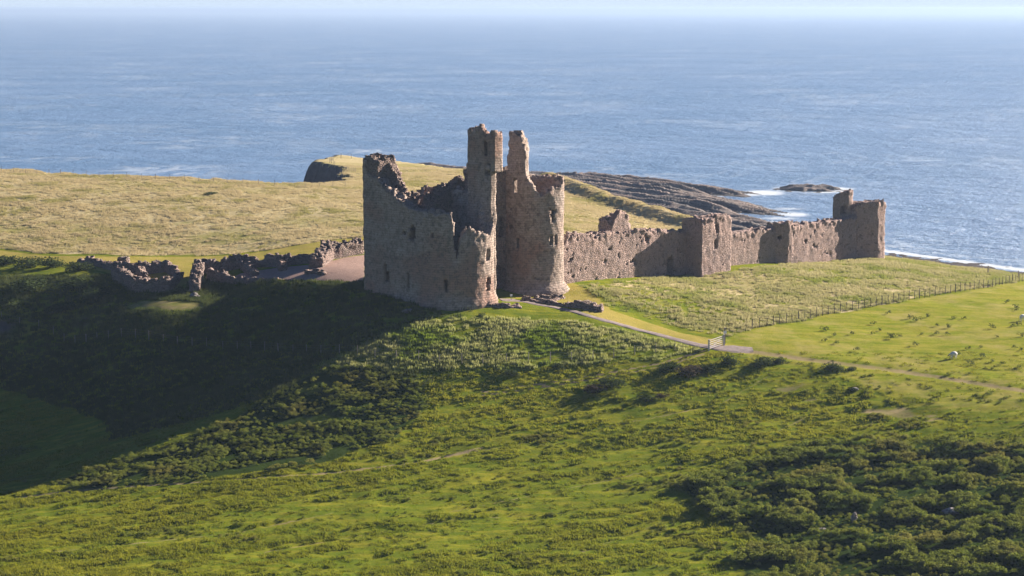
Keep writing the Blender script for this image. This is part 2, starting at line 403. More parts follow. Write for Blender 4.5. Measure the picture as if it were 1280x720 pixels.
# voxel masonry: path (outer face, outside on the right of travel), broken tops and real openings
def masonry(name, path, thick, top, mat, parent=None, z0=16.5, holes=(), cell=.3, layers=5, closed=False,
            disp=.06, jag=.5, batter=0.0, plinth=0.0, edge_noise=.14, seed=1, gouge=0.0, solid=False, hole_noise=.12, core=0.0, layer_drop=None):
    P_ = [np.array(p[:2], float) for p in path]
    segs = list(zip(P_, P_[1:]+([P_[0]] if closed else []))) if closed else list(zip(P_[:-1], P_[1:]))
    xs = []; corner = []
    for a, b in segs:
        n = max(1, int(round(np.linalg.norm(b-a)/cell)))
        for k in range(n): xs.append(a+(b-a)*k/n); corner.append(k == 0)
    if not closed: xs.append(P_[-1])
    xs = np.array(xs)
    if closed: xs = np.vstack([xs, xs[:1]])
    seg = np.linalg.norm(np.diff(xs, axis=0), axis=1); s = np.r_[0, np.cumsum(seg)]
    d = np.diff(xs, axis=0)/seg[:, None]
    dn = np.vstack([d[:1], d]); dp = np.vstack([d, d[-1:]])
    if closed: dn[0] = d[-1]; dp[-1] = d[0]
    nl = lambda q: np.c_[-q[:, 1], q[:, 0]]
    m = nl(dn)+nl(dp); m /= np.linalg.norm(m, axis=1)[:, None]
    m /= np.maximum((m*nl(dp)).sum(1), .55)[:, None]           # inward mitred normals
    sc = .5*(s[:-1]+s[1:]); ns = len(sc)
    topf = np.array([top(v) for v in sc]) if callable(top) else np.interp(sc, [t[0] for t in top], [t[1] for t in top])
    zmax = topf.max()+jag+.6+core; nz = int((zmax-z0)/cell)+1
    zc = z0+(np.arange(nz)+.5)*cell
    L = layers
    SS, ZZ, LL = np.meshgrid(sc, zc, np.arange(L), indexing='ij')
    tl = topf[:, None] + (fbm(sc[:, None]/1.3+seed*7, np.arange(L)[None]*.55+seed, 3, seed)-.5)*2*jag + (n2(sc[:, None]/.45+seed, np.arange(L)[None]*1.3, seed+3)-.5)*jag
    if core:                                                  # rubble core stands higher than the facing
        tl = tl + core*np.sin(np.clip((np.arange(L)+.3)/L, 0, 1)*PI)[None]
    if layer_drop: tl = tl + np.array(layer_drop)[None]
    sol = ZZ < tl[:, None, :]
    hx = (n2(SS*1.7+seed, ZZ*1.7, seed+11)-.5)*2*hole_noise
    for h in holes:                                            # (s, z0, z1, half width, kind)
        hs, a, b, w = h[:4]; kind = h[4] if len(h) > 4 else 'r'
        hn = 0 if kind == 'r' else hx*(3 if kind == 'j' else 0)
        if kind == 'a':                                        # arched
            r = w; inside = (np.abs(SS-hs) < w) & (ZZ > a) & ((ZZ < b-r) | ((SS-hs)**2+(ZZ-(b-r))**2 < r*r))
        else: inside = (np.abs(SS-hs)+hn < w) & (ZZ+hn*1.5 > a) & (ZZ-hn*1.5 < b)
        if kind == 'n': inside &= (LL < 2)                     # niche
        sol &= ~inside
    if gouge:
        gg = fbm(SS/1.1+seed*3, ZZ/.8, 3, seed+5)
        sol &= ~((LL == 0) & (gg > 1-gouge))
    # vertices
    zv = z0+np.arange(nz+1)*cell
    off = np.linspace(0, thick, L+1)
    S3, Z3, O3 = np.meshgrid(s, zv, off, indexing='ij')
    I3 = np.meshgrid(np.arange(ns+1), np.arange(nz+1), np.arange(L+1), indexing='ij')[0]
    hh = zmax-Z3; out = -batter*np.clip(hh, 0, 99)*.01*(1-O3/thick)
    if plinth: out = out - plinth*sst(plinth_top+1.4, plinth_top-.2, Z3)*(1-O3/thick)
    X = xs[I3, 0]+m[I3, 0]*(O3+out); Y = xs[I3, 1]+m[I3, 1]*(O3+out)
    V = np.stack([X, Y, Z3], -1).reshape(-1, 3)
    nsol = np.pad(sol, 1)
    # vertices next to emptiness inside the wall are shaken more
    dsp = np.full(len(V), disp)
    q = V*1.9
    nrm = np.stack([n3(q+31.7*k, seed+k)-.5 for k in range(3)], -1)*2
    q2 = V*.45
    nrm2 = np.stack([n3(q2+11.7*k, seed+20+k)-.5 for k in range(3)], -1)*2
    topv = (Z3 > np.interp(S3, sc, topf)-1.0).ravel()
    amp = np.where(topv, disp+edge_noise, disp)[:, None]
    V = V + nrm*amp + nrm2*disp*1.2
    st = ((nz+1)*(L+1), (L+1), 1)
    vid = lambda i, j, l: i*st[0]+j*st[1]+l
    quads = []; uvo = []
    def add(mask, corners):
        i, j, l = np.nonzero(mask)
        if len(i) == 0: return
        quads.append(np.stack([vid(i+a, j+b, l+c) for a, b, c in corners], -1))
    A = nsol[1:-1, 1:-1, 1:-1]
    if closed:
        prev = np.roll(A, 1, 0); nxt = np.roll(A, -1, 0)
    else:
        prev = nsol[:-2, 1:-1, 1:-1]; nxt = nsol[2:, 1:-1, 1:-1]
    add(A & ~nsol[1:-1, 1:-1, :-2], [(0, 0, 0), (1, 0, 0), (1, 1, 0), (0, 1, 0)])
    add(A & ~nsol[1:-1, 1:-1, 2:], [(0, 0, 1), (0, 1, 1), (1, 1, 1), (1, 0, 1)])
    add(A & ~nsol[1:-1, 2:, 1:-1], [(0, 1, 0), (1, 1, 0), (1, 1, 1), (0, 1, 1)])
    add(A & ~nsol[1:-1, :-2, 1:-1], [(0, 0, 0), (0, 0, 1), (1, 0, 1), (1, 0, 0)])
    add(A & ~prev, [(0, 0, 0), (0, 1, 0), (0, 1, 1), (0, 0, 1)])
    add(A & ~nxt, [(1, 0, 0), (1, 0, 1), (1, 1, 1), (1, 1, 0)])
    Q = np.vstack(quads)
    uvv = np.stack([S3+O3*.8, Z3+O3*.9], -1).reshape(-1, 2)
    used, inv = np.unique(Q, return_inverse=True); inv = inv.reshape(Q.shape)
    return mesh_obj(name, V[used], inv, mat, parent, False, uvv[Q.ravel()])
plinth_top = 19.5

# ------------------------------------------------------------------ setting: terrain
def axis(lo, hi, step, far, n=22):
    a = list(np.arange(lo, hi+step, step)); g = np.geomspace(step*2, far-abs(0), n)
    return np.array(sorted([lo-v for v in g]+a+[hi+v for v in g]))
def grid_mesh(xs, ys):
    X, Y = np.meshgrid(xs, ys, indexing='ij'); nx, ny = X.shape
    i, j = np.meshgrid(np.arange(nx-1), np.arange(ny-1), indexing='ij'); a = (i*ny+j).ravel()
    return X.ravel(), Y.ravel(), np.stack([a, a+ny, a+ny+1, a+1], -1)
xs = axis(-112, 128, .55, 1500); ys = np.array(sorted(list(np.arange(186, 350, .5))+list(np.arange(350, 520, .8))+[185-v for v in np.geomspace(1, 1700, 24)]+[521+v for v in (5, 20, 60)]))
X, Y, Fc = grid_mesh(xs, ys); Z = gz(X, Y)

PXF = [(-200,309),(0,311),(50,317),(230,319),(300,318),(400,303),(455,296),(600,296),(700,300),(720,295),(830,291),(900,285),(1000,250),(1000,100),(-200,100)]
PXC = [(282,352),(300,342),(350,334),(400,330),(430,322),(458,318),(455,353),(380,350)]
PXM = [(742,369),(722,362),(724,354),(775,353),(800,350),(870,343),(1000,327),(1107,318),(1400,330),(1400,345),(1280,352),(1180,366),(1080,385),(1000,401),(940,411),(915,420),(890,419),(850,410),(800,394),(760,385)]
PXW = [(640,374),(700,346),(735,362),(765,388),(800,400),(850,416),(905,426),(905,434),(880,433),(800,412),(740,394),(700,380),(650,372)]
PXS = [(395,458),(440,440),(500,409),(560,398),(650,398),(720,402),(800,418),(878,438),(840,446),(700,458),(560,462),(480,462)]
PXL = [(900,430),(915,420),(940,412),(1000,402),(1100,382),(1280,352),(1400,345),(1400,500),(1280,520),(1150,510),(1050,470),(940,450)]
PXB = [(850,612),(900,590),(960,565),(1040,553),(1160,550),(1280,560),(1400,560),(1400,740),(945,740),(915,700),(950,680),(900,650)]
PXB2 = [(50,608),(120,585),(200,560),(300,520),(380,470),(440,455),(520,478),(535,505),(500,545),(400,580),(260,600),(120,612)]
PXG2 = [(-60,312),(0,313),(60,320),(230,321),(300,319),(400,302),(460,296),(460,314),(350,326),(300,336),(248,345),(215,365),(150,345),(90,330),(-60,318)]
TRK = [(930,438),(1010,449),(1100,460),(1180,472),(1290,490),(1400,500)]
TRK2 = [(600,492),(700,478),(760,468),(830,455),(880,440)]
TRK3 = [(20,622),(100,612),(250,602),(420,590),(520,578),(600,560)]
TRKS = [[(560,640),(760,600),(930,560),(1010,520)],[(330,690),(560,650),(720,640)],[(520,578),(700,545),(900,505),(960,470)],[(60,690),(300,665),(420,640)],[(700,700),(860,640)]]
TRK4 = [(110,385),(140,380),(245,385),(350,388),(480,404)]
def zones(x, y, z):
    px, py = proj(x, y, z)
    wob = (fbm(x/5, y/5, 3, 61)-.5)
    pw = py + wob*6; pxx = px + wob*14
    inb = lambda poly, s: sst(-s, s, sdpoly(pxx, pw, poly))
    dry = inb(PXF, 1.5); mead = inb(PXM, 1.5); slope = inb(PXS, 3)
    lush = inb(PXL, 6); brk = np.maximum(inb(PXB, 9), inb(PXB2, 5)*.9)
    mown = np.maximum(sst(-1, 1, sdpoly(px, py, PXW)), sst(-1, 1, sdpoly(px, py, PXG2)))
    # patches of bracken scattered through the pasture
    fg = sst(480, 540, py)
    pat = sst(490, 560, py)*sst(.57, .66, fbm(x/4.5, y/2.2, 4, 71))*sst(.42, .6, fbm(x/16, y/9, 3, 72))*fg*sst(1, .7, lush)
    pat = np.maximum(pat, sst(.50, .6, fbm(x/5, y/2.6, 4, 75))*sst(0, 1, sst(-140, 40, sdpoly(px, py, PXB)))*.9)
    pat2 = inb([(960,480),(1040,475),(1200,520),(1180,535),(1000,530)], 12)*sst(.45, .6, fbm(x/7, y/3, 3, 77))
    grav = np.maximum(sst(-1, 1, sdpoly(px, py, PXC)), 0)
    dt = lambda L, w: sst(w, w*.3, dline(px*.35, py, [(a*.35, b) for a, b in L]))
    dirt = np.maximum(dt(TRK, 4.5)*.62, pat2*.6)
    for o in (-2.2, 2.2): dirt = np.maximum(dirt, dt([(a, b+o) for a, b in TRK2], 1.3)*.9)
    dirt = np.maximum(dirt, dt(TRK3, 2.0)*.75); dirt = np.maximum(dirt, dt(TRK4, 1.5)*.6)
    for T_ in TRKS: dirt = np.maximum(dirt, dt(T_, 1.6)*.5)
    dirt = np.maximum(dirt, inb([(150,386),(175,376),(245,377),(265,383),(240,389)], 1)*.5)  # sunlit gap on the terrace painted as a paler patch, via the dirt mask
    gb = inb([(-50,258),(150,268),(300,272),(455,262),(460,300),(300,316),(-50,306)], 10)*sst(.40, .6, fbm(x/16, y/10, 4, 121))
    dry = dry*(1-.42*gb)
    dry2 = np.maximum(dry, mead*(.35+.5*sst(.4, .6, fbm(x/14, y/7, 3, 81))))
    return dict(px=px, py=py, dry=dry2, inner=dry, mead=mead, slope=slope, lush=lush, bracken=brk, patch=pat, mown=mown, gravel=grav, dirt=dirt)
z_ = zones(X, Y, Z)
Z = Z - z_['dirt']*.15*(z_['py'] > 430)
ter = mesh_obj('terrain', np.c_[X, Y, Z], Fc, M_ground, None, True, None,
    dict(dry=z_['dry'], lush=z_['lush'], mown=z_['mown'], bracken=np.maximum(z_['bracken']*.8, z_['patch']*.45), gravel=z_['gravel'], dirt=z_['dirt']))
tag(ter, kind='structure')

# ------------------------------------------------------------------ setting: rocky shore and sea
RK = [PZ(*p) for p in [(500,206),(560,208.5),(640,217),(700,220.5),(760,221),(820,225.5),(880,233),(930,239.5),(948,243),(930,246),(890,245),(930,253),(985,267),(980,270),(930,268),(905,270),(960,276),(985,283),(1000,290),(985,300),(860,305),(700,305),(640,250),(500,225)]]
def rockz(x, y):
    d = sdpoly(x, y, RK)
    pc = x*.854+y*.52; al = x*.52-y*.854
    ph = pc/8.5 + (fbm(al/90, pc/30, 3, 91)-.5)*1.8
    saw = (ph % 1.0); saw = np.where(saw < .75, saw/.75, (1-saw)/.25)
    ph2 = pc/2.9 + (fbm(al/60, pc/12, 3, 95)-.5)*1.5; s2 = ph2 % 1.0
    h = np.clip((d-2)*.10, -2.5, 1.6) + (saw-.35)*2.3*sst(-6, 12, d) + (s2-.5)*.8*sst(-6, 6, d) + (fbm(al/9, pc/2.5, 4, 97)-.5)*1.0
    ins = 1-sst(470, 520, y)                                    # climbs towards the foot of the cliff
    return h + ins*2.0*sst(0, 30, d)
rx, ry, rf = grid_mesh(np.arange(-45, 100, .9), np.arange(395, 800, 1.1))
rz = rockz(rx, ry)
tag(mesh_obj('rocky_shore', np.c_[rx, ry, rz], rf, M_shore, None, False), kind='structure')

IC = PZ(1012, 236.5)
def islz(x, y):
    u = (x-IC[0]); v = (y-IC[1])
    r = np.sqrt((u/10.5)**2+(v/11)**2)
    return .95*(1-r**2)+(fbm(x/2.4, y/4, 4, 99)-.5)*1.6 + .5*np.sin(v*.8+u*.3)*(r < 1)
ix, iy, if_ = grid_mesh(np.arange(IC[0]-14, IC[0]+14, .7), np.arange(IC[1]-14, IC[1]+14, .7))
iz = islz(ix, iy); keep = (iz[if_] > -.8).any(1); used, inv = np.unique(if_[keep], return_inverse=True)
isl = mesh_obj('sea_rock', np.c_[ix, iy, iz][used], inv.reshape(-1, 4), M_shore)
tag(isl, 'low dark rock islet awash in white surf off the point', 'rock')

sx = np.array(sorted(list(np.arange(-60, 190, 1.6))+[-60-v for v in np.geomspace(2, 60000, 40)]+[190+v for v in np.geomspace(2, 60000, 40)]))
sy = np.array(sorted(list(np.arange(400, 760, 1.8))+[400-v for v in np.geomspace(2, 3000, 15)]+[760+v for v in np.geomspace(2, 90000, 60)]))
wx, wy, wf = grid_mesh(sx, sy)
near = (wx > -62) & (wx < 192) & (wy > 398) & (wy < 762)
foam = np.zeros(len(wx)); xx, yy = wx[near], wy[near]
rr = np.where((xx > -44) & (xx < 99) & (yy > 396) & (yy < 798), rockz(xx, yy), -9)
dr = sdpoly(xx, yy, RK)
f = np.zeros(len(xx))
for (tx, ty, r1, r2, k) in [(955,241,16,14,.95),(938,243.5,9,8,.8),(985,261,14,7,.7),(992,268,11,10,.9),(975,273,15,7,.75),(968,278,16,6,.75),(1000,285,12,7,.6)]:
    c = PZ(tx, ty); f = np.maximum(f, k*np.exp(-((xx-c[0])/r1*1.6)**2-((yy-c[1])/r2)**2))
f = np.maximum(f, .62*np.exp(-(np.clip(-dr, 0, 99)/3.2)**2)*(xx > 5)*(.6+.8*(fbm(xx/14, yy/14, 2, 5)-.2)))
ri = np.sqrt(((xx-IC[0])/13)**2+((yy-IC[1])/14)**2); f = np.maximum(f, .85*np.exp(-((ri-.85)/.32)**2)*np.where(xx > IC[0], 1, .75))
c = PZ(1046, 236); f = np.maximum(f, .95*np.exp(-((xx-c[0])/9)**2-((yy-c[1])/8)**2))
wl = np.interp(xx, WATERX, WATERY)
f = np.maximum(f, (.92*np.exp(-((yy-wl-5)/6.5)**2) + .7*np.exp(-((yy-wl-22-4*np.sin(xx/9))/3)**2))*(xx > 75))
foam[near] = f
tag(mesh_obj('sea', np.c_[wx, wy, np.zeros(len(wx))], wf, M_sea, None, False, None, dict(foam=foam)), kind='structure')

# ------------------------------------------------------------------ gravel path as a draped strip
def strip(name, line, widths, mat, lift=.05, per=.5):
    pts_ = [G(a, b)[:2] for a, b in line]
    pts_ = np.array(pts_); sl = np.r_[0, np.cumsum(np.linalg.norm(np.diff(pts_, axis=0), axis=1))]
    n = int(sl[-1]/per); t = np.linspace(0, sl[-1], n)
    cx = np.interp(t, sl, pts_[:, 0]); cy = np.interp(t, sl, pts_[:, 1]); w = np.interp(t, sl, widths)
    k = 7; ker = np.ones(k)/k
    cxp = np.pad(cx, k//2, 'edge'); cyp = np.pad(cy, k//2, 'edge'); cx = np.convolve(cxp, ker, 'valid'); cy = np.convolve(cyp, ker, 'valid')
    dx = np.gradient(cx); dy = np.gradient(cy); L = np.hypot(dx, dy); nx, ny = -dy/L, dx/L
    V = []; m_ = 6
    for j in range(m_+1):
        q = (j/m_-.5); ww = w*(1+.35*(n2(t*.9, np.full(n, j*3.3+(0 if j < 3 else 50)), 3)-.5))
        x = cx+nx*q*ww; y = cy+ny*q*ww
        V.append(np.c_[x, y, gz(x, y)+lift*(1 if 0 < j < m_ else -1.6)])
    V = np.stack(V, 1).reshape(-1, 3)
    i, j = np.meshgrid(np.arange(n-1), np.arange(m_), indexing='ij'); a = (i*(m_+1)+j).ravel()
    o = mesh_obj(name, V, np.stack([a, a+m_+1, a+m_+2, a+1], -1), mat, None, True); tag(o, kind='structure'); return o
PATHL = [(622,375),(650,376),(690,384),(740,397),(790,410),(840,423),(885,434),(915,437),(945,438)]
strip('footpath', PATHL, [2.2,1.8,1.5,1.4,1.5,1.6,2.2,4.2,2.0], M_path)

# ------------------------------------------------------------------ the gatehouse
u = np.array([.66, .751]); nn = np.array([.751, -.66])
CL = np.array([-8.2, 276.0]); RL = 5.8; CR = np.array([3.2, 287.0]); RR = 4.3
def arc(c, r, n=26):
    a0 = math.atan2(-u[1], -u[0])
    return [c+r*np.array([math.cos(a0+PI*k/n), math.sin(a0+PI*k/n)]) for k in range(n+1)]
aL = arc(CL, RL); aR = arc(CR, RR)
gh = empty('castle_gatehouse', (-3, 281, 19))
tag(gh, 'tall ruined sandstone gatehouse with two round-fronted towers, broken walls and a slender stair turret', 'castle gatehouse')
bpy.context.view_layer.update()
def under(o, root):
    o.parent = root; o.matrix_parent_inverse = root.matrix_world.inverted(); return o
def gm(name, *a, root=gh, **k):
    bpy.context.view_layer.update(); o = masonry(name, *a, **k); return under(o, root)
# western drum tower with its long flank (outer path starts at the rear corner)
pathL = [aL[0]-nn*11.9] + aL + [aL[-1]-nn*9]
topL = [(0,39.1),(.5,38.9),(.9,37.3),(2.6,36.4),(5,34.7),(7,33.5),(9,32.4),(11.9,32.3),(14,32.5),(15.9,32.2),(16.15,32.2),(16.3,29.5),(16.5,26.2),(16.8,25.8),(17.0,27.2),(17.2,28.7),(17.9,29.2),(18.4,29.9),
        (18.9,30.1),(19.5,29.4),(21,29.2),(22.5,29.1),(24,30.5),(25,33),(28,34),(36,35),(40,34)]
holesL = [(4.3,22.2,24.7,.3,'r'),(4.6,22.0,23.4,.4,'r'),(8.8,21.6,23.5,.3,'r'),(9.6,28.0,30.2,.6,'j'),(7.9,28.7,29.5,.3,'r'),(13.3,28.9,29.7,.3,'r'),(15.1,21.4,23.3,.2,'r'),(11.5,26.0,26.7,.25,'r'),
          (21.9,25.5,27.1,.5,'r'),(22.1,21.2,23.4,.55,'j')]
gm('drum_tower', pathL, 2.2, topL, M_ash, holes=holesL, cell=.28, layers=6, disp=.085, jag=.45, plinth=.45, seed=2, gouge=.12)
# return wall at the rear corner with its rubble core standing high
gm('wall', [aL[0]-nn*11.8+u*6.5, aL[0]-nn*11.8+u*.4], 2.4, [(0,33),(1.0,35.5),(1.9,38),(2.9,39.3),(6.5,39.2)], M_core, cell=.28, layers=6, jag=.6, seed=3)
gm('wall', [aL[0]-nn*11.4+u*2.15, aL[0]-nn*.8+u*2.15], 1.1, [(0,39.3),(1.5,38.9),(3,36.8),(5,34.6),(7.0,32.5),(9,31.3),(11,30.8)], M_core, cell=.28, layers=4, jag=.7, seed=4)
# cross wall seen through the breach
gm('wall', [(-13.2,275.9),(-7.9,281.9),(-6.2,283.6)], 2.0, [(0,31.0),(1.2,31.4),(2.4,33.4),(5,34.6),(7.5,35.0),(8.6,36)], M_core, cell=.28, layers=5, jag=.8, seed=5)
0 and gm('wall', [(-18.6,281.5),(-12.5,291.5),(-8.5,300.5)], 1.8, [(0,34),(4,32.0),(10,31.0),(22,30.8)], M_core, cell=.35, layers=4, jag=.6, seed=61)
0 and gm('wall', [(-8.7,300.3),(3.5,303.5)], 1.8, [(0,31),(12,32)], M_core, cell=.35, layers=4, jag=.8, seed=62)
# stair turret
K = np.array([-2.45, 274.3])
tlow = [K-nn*5.0, K-nn*.75, K-nn*.75+u*1.2, K+u*1.2-nn*5.0]
gm('stair_turret', tlow, .6, [(0,38.6),(20,38.6)], M_ash, cell=.25, layers=3, closed=True, disp=.07, jag=.1, seed=36, z0=17, holes=[(3.75,36.9,37.7,.46,'r')])
tp = [K-nn*5.0, K, K+u*1.75, K+u*1.75-nn*5.0]
topT = [(0,43.6),(.6,43.6),(.7,42.9),(1.1,43.0),(1.3,43.8),(2.5,43.9),(2.7,43.2),(3.6,42.7),(4.2,42.8),(4.3,43.3),(5,43.2),(6.5,43),(7.7,43.0),(9,42.3),(12.7,43),(15.4,43.2)]
gm('stair_turret', tp, .95, topT, M_ash, holes=[(3.35,39.8,41.9,.42,'r'),(3.75,37.6,38.9,.46,'r')], cell=.25, layers=4, closed=True, disp=.05, jag=.25, seed=6, batter=0, z0=37.6)

# a string course low on the turret's lit side
# eastern drum tower
pathR = [aR[0]-nn*1.7] + aR + [aR[-1]-nn*6]
topR = [(0,36.9),(.55,37.0),(.65,41.9),(.8,42.4),(1.9,42.6),(2.6,42.2),(3.0,41.2),(3.3,40.3),(3.5,39),(3.3,37.5),(3.5,36.3),(4.2,35.3),(4.8,34.3),(5.4,33.4),(6.2,33.3),(6.9,34.3),(7.5,34.6),(9.5,34.6),(10,35.7),(11,36),(13,35.8),(21,35.5)]
topR = [t for t in topR if t[0] != 3.3 or t[1] > 40]
holesR = [(1.9,33.8,36.0,.4,'r'),(2.3,25.8,27.3,.22,'r'),(7.75,29.8,31.6,.48,'j'),(7.45,26.3,27.7,.22,'r'),(8.15,26.3,27.7,.22,'r'),(.8,27.8,29.6,.22,'j')]
gm('drum_tower', pathR, 1.7, topR, M_ash, holes=holesR, cell=.26, layers=5, disp=.085, jag=.4, plinth=.9, seed=8, gouge=.14)
# rear wall of the eastern tower
gm('wall', [aR[0]-nn*5+u*1.5, aR[-1]-nn*5.2], 1.4, [(0,35.6),(1.2,36.5),(3,35.5),(7,35.4),(8.5,35.0)], M_core, cell=.28, layers=4, jag=.5, seed=9)
# gate wall between the towers and the passage walls behind
gq = aR[0]-nn*1.6
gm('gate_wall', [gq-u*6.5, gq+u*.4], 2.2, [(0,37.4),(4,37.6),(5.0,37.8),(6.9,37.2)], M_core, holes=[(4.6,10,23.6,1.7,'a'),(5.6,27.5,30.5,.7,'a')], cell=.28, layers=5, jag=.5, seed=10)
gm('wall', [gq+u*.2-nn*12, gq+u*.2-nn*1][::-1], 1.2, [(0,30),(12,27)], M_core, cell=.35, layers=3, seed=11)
gm('wall', [gq-u*5-nn*11, gq+u*1-nn*11], 1.2, [(0,31),(6,29)], M_core, cell=.35, layers=3, seed=12)  # added across the passage so no lit yard shows through the arch
gm('wall', [aL[0]-nn*14+u*15.5, aL[0]-nn*14+u*4], 2.0, [(0,34),(3,33),(6,31.5),(11.5,31.5)], M_core, cell=.35, layers=4, jag=.8, seed=13)  # unseen rear wall, added at this height to fill out the gatehouse shadow

# ------------------------------------------------------------------ curtain wall and towers
def thing_wall(name, label, cat, loc):
    o = empty(name, loc); tag(o, label, cat); bpy.context.view_layer.update(); return o
uc = np.array([.666, .746]); nc = np.array([.746, -.666])
W0 = np.array([6.6, 288.4])
cw = thing_wall('curtain_wall', 'long rough stone curtain wall running from the gatehouse to the square middle tower', 'castle wall', (20, 303, 18))
def ctop(s):
    return np.interp(s, [0,1.2,2.4,4,6,8,12,16,22,30], [25.4,25.6,26.4,27.0,27.0,26.6,26.7,26.5,26.2,25.2])
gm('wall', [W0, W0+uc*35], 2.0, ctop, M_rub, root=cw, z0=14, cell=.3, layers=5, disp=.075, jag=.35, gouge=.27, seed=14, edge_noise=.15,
   holes=[(27.2,10,21.6,.9,'a'),(21.2,24.3,25.6,.6,'j'),(14.4,22.6,23.6,.3,'j'),(3.3,26.5,27.2,.4,'j')], hole_noise=.2)
gm('wall_stub', [W0+uc*12.6-nc*2.6, W0+uc*12.8-nc*.3, W0+uc*17.6-nc*.3, W0+uc*17.8-nc*2.6], 1.1, [(0,28.4),(1.6,28.2),(2.4,27.4),(2.9,28.2),(3.6,29.2),(4.6,29.5),(5.8,29.4),(6.5,28.7),(7.2,27.2),(9,28.0),(11.5,29.0),(14,28.6)], M_rub, root=cw, z0=23.5, cell=.28, layers=3, closed=True, disp=.08, jag=.3, seed=15)
ct = thing_wall('square_tower', 'square ruined tower midway along the curtain wall, sunlit face with two small windows', 'castle tower', (33, 313, 17.5))
K1 = np.array([29.7, 309.9])
def box_path(k, f, dpt, uu=uc, nv=nc): return [k-nv*dpt, k, k+uu*f, k+uu*f-nv*dpt]
gm('wall', box_path(K1, 8.0, 3.8), 1.3, [(0,27.1),(1.4,27.4),(3,27.2),(3.8,26.9),(5,27.2),(8.6,27.5),(11.5,27.4),(12,27.2),(24,27)], M_rub, root=ct, z0=13, cell=.28, layers=4, closed=True,
   disp=.08, jag=.25, gouge=.14, seed=16, holes=[(7.7,24.8,26.2,.42,'r'),(7.6,22.2,23.6,.42,'r'),(9.8,19.2,20.0,.25,'j')])
w2 = thing_wall('curtain_wall', 'middle stretch of sunlit rubble wall just right of the square tower', 'castle wall', (40, 325, 17.5))
W2 = K1+uc*8.0-nc*3.0
gm('wall', [W2-uc*.6, W2+uc*16.8], 2.0, lambda s: 23.9-.012*s, M_rub, root=w2, z0=13, cell=.3, layers=5, disp=.06, jag=.3, gouge=.18, seed=17)
K2A = W2+uc*16.6; K2 = K2A+np.array([2.3, .5])
w3 = thing_wall('curtain_wall', 'farthest stretch of sunlit wall with a broken turret at its near end', 'castle wall', (52, 335, 17))
gm('wall', [K2, K2+uc*21.8], 2.0, lambda s: np.interp(s, [0,2,6,12,20], [24.0,24.0,23.9,23.8,23.8]), M_rub, root=w3, z0=13, cell=.3, layers=5, disp=.07, jag=.3, gouge=.24, seed=18, holes=[(1.5,22.2,22.7,.4,'j')])
gm('turret', [K2A-nc*1.6, K2A-nc*.1, K2-nc*.05, K2+uc*1.5-nc*.1, K2+uc*1.5-nc*2.6], .7, [(0,24.0),(1.5,24.3),(3.6,24.6),(9,24.2)], M_rub, root=w3, z0=13, cell=.28, layers=3, closed=True, disp=.09, jag=.4, gouge=.2, seed=19, holes=[(2.6,21.6,22.6,.3,'j')])
et = thing_wall('gate_tower', 'square tower at the seaward end of the wall, a taller broken slab rising behind it', 'castle tower', (62, 343, 17))
KA = K2+uc*21.2; K3 = KA+np.array([4.0, 1.2])
gm('wall', [KA-nc*2.5, KA, K3, K3+uc*2.4, K3+uc*2.4-nc*3.5], 1.1, [(0,25.6),(2,26.0),(3.4,26.3),(5.5,26.2),(7,26.5),(10.6,26.2),(21,26.2)], M_rub, root=et, z0=12, cell=.28, layers=4, closed=True, disp=.1, jag=.25, gouge=.12, seed=20)
KB = KA-nc*.4-uc*.6
gm('tall_wall', [KB-nc*3.7-uc*.5, KB-nc*.7-uc*.5], 1.5, [(0,27.4),(1.2,27.9),(2.4,28.3),(3.1,28.2)], M_rub, root=et, z0=12, cell=.28, layers=4, disp=.1, jag=.3, seed=21, holes=[(2.2,24.0,25.6,.6,'n')])
gm('tall_wall', [KB-nc*3.5+uc*6, KB-nc*3.5+uc*1.7], 1.2, [(0,22),(2,24),(4.3,26)], M_rub, root=et, z0=12, cell=.28, layers=3, disp=.1, jag=.4, seed=22)

# ------------------------------------------------------------------ low ruins of the ward
def low_ruin(label, specs, name='ruined_wall', cat='ruined wall', mat=None):
    # specs: list of (line[(px,py)...], thickness, heights above ground, jag); first or only is the thing
    g0 = G(*specs[0][0][0]); root = empty(name, (g0[0], g0[1], g0[2])); tag(root, label, cat); bpy.context.view_layer.update()
    for i, (line, th, hts, jag) in enumerate(specs):
        W = [np.array(G(*p)[:2]) for p in line]
        L = np.r_[0, np.cumsum([np.linalg.norm(b-a) for a, b in zip(W, W[1:])])]
        gg = np.array([gz1(*w) for w in W]); zz0 = gg.min()-1.5
        tops = [(l, g_+h*.8) for l, g_, h in zip(L, gg, hts)]
        o = masonry('wall', W, th, tops, mat or M_core, z0=zz0, cell=.3, layers=max(3, int(th/.35)), disp=.09, jag=jag, gouge=.15, seed=random.randint(1, 99), edge_noise=.15, core=.15)
        under(o, root)
    return root
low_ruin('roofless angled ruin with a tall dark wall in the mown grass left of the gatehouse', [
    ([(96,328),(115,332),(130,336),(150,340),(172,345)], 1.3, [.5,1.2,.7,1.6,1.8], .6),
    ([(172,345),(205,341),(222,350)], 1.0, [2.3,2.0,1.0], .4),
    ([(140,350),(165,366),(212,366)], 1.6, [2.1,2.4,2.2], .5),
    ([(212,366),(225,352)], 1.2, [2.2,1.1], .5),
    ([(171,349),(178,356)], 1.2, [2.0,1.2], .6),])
low_ruin('small weathered stump of masonry in the grass above the angled ruin', [([(146,331),(157,331)], 1.3, [1.5,1.2], .3)], 'masonry_stump', 'ruin')
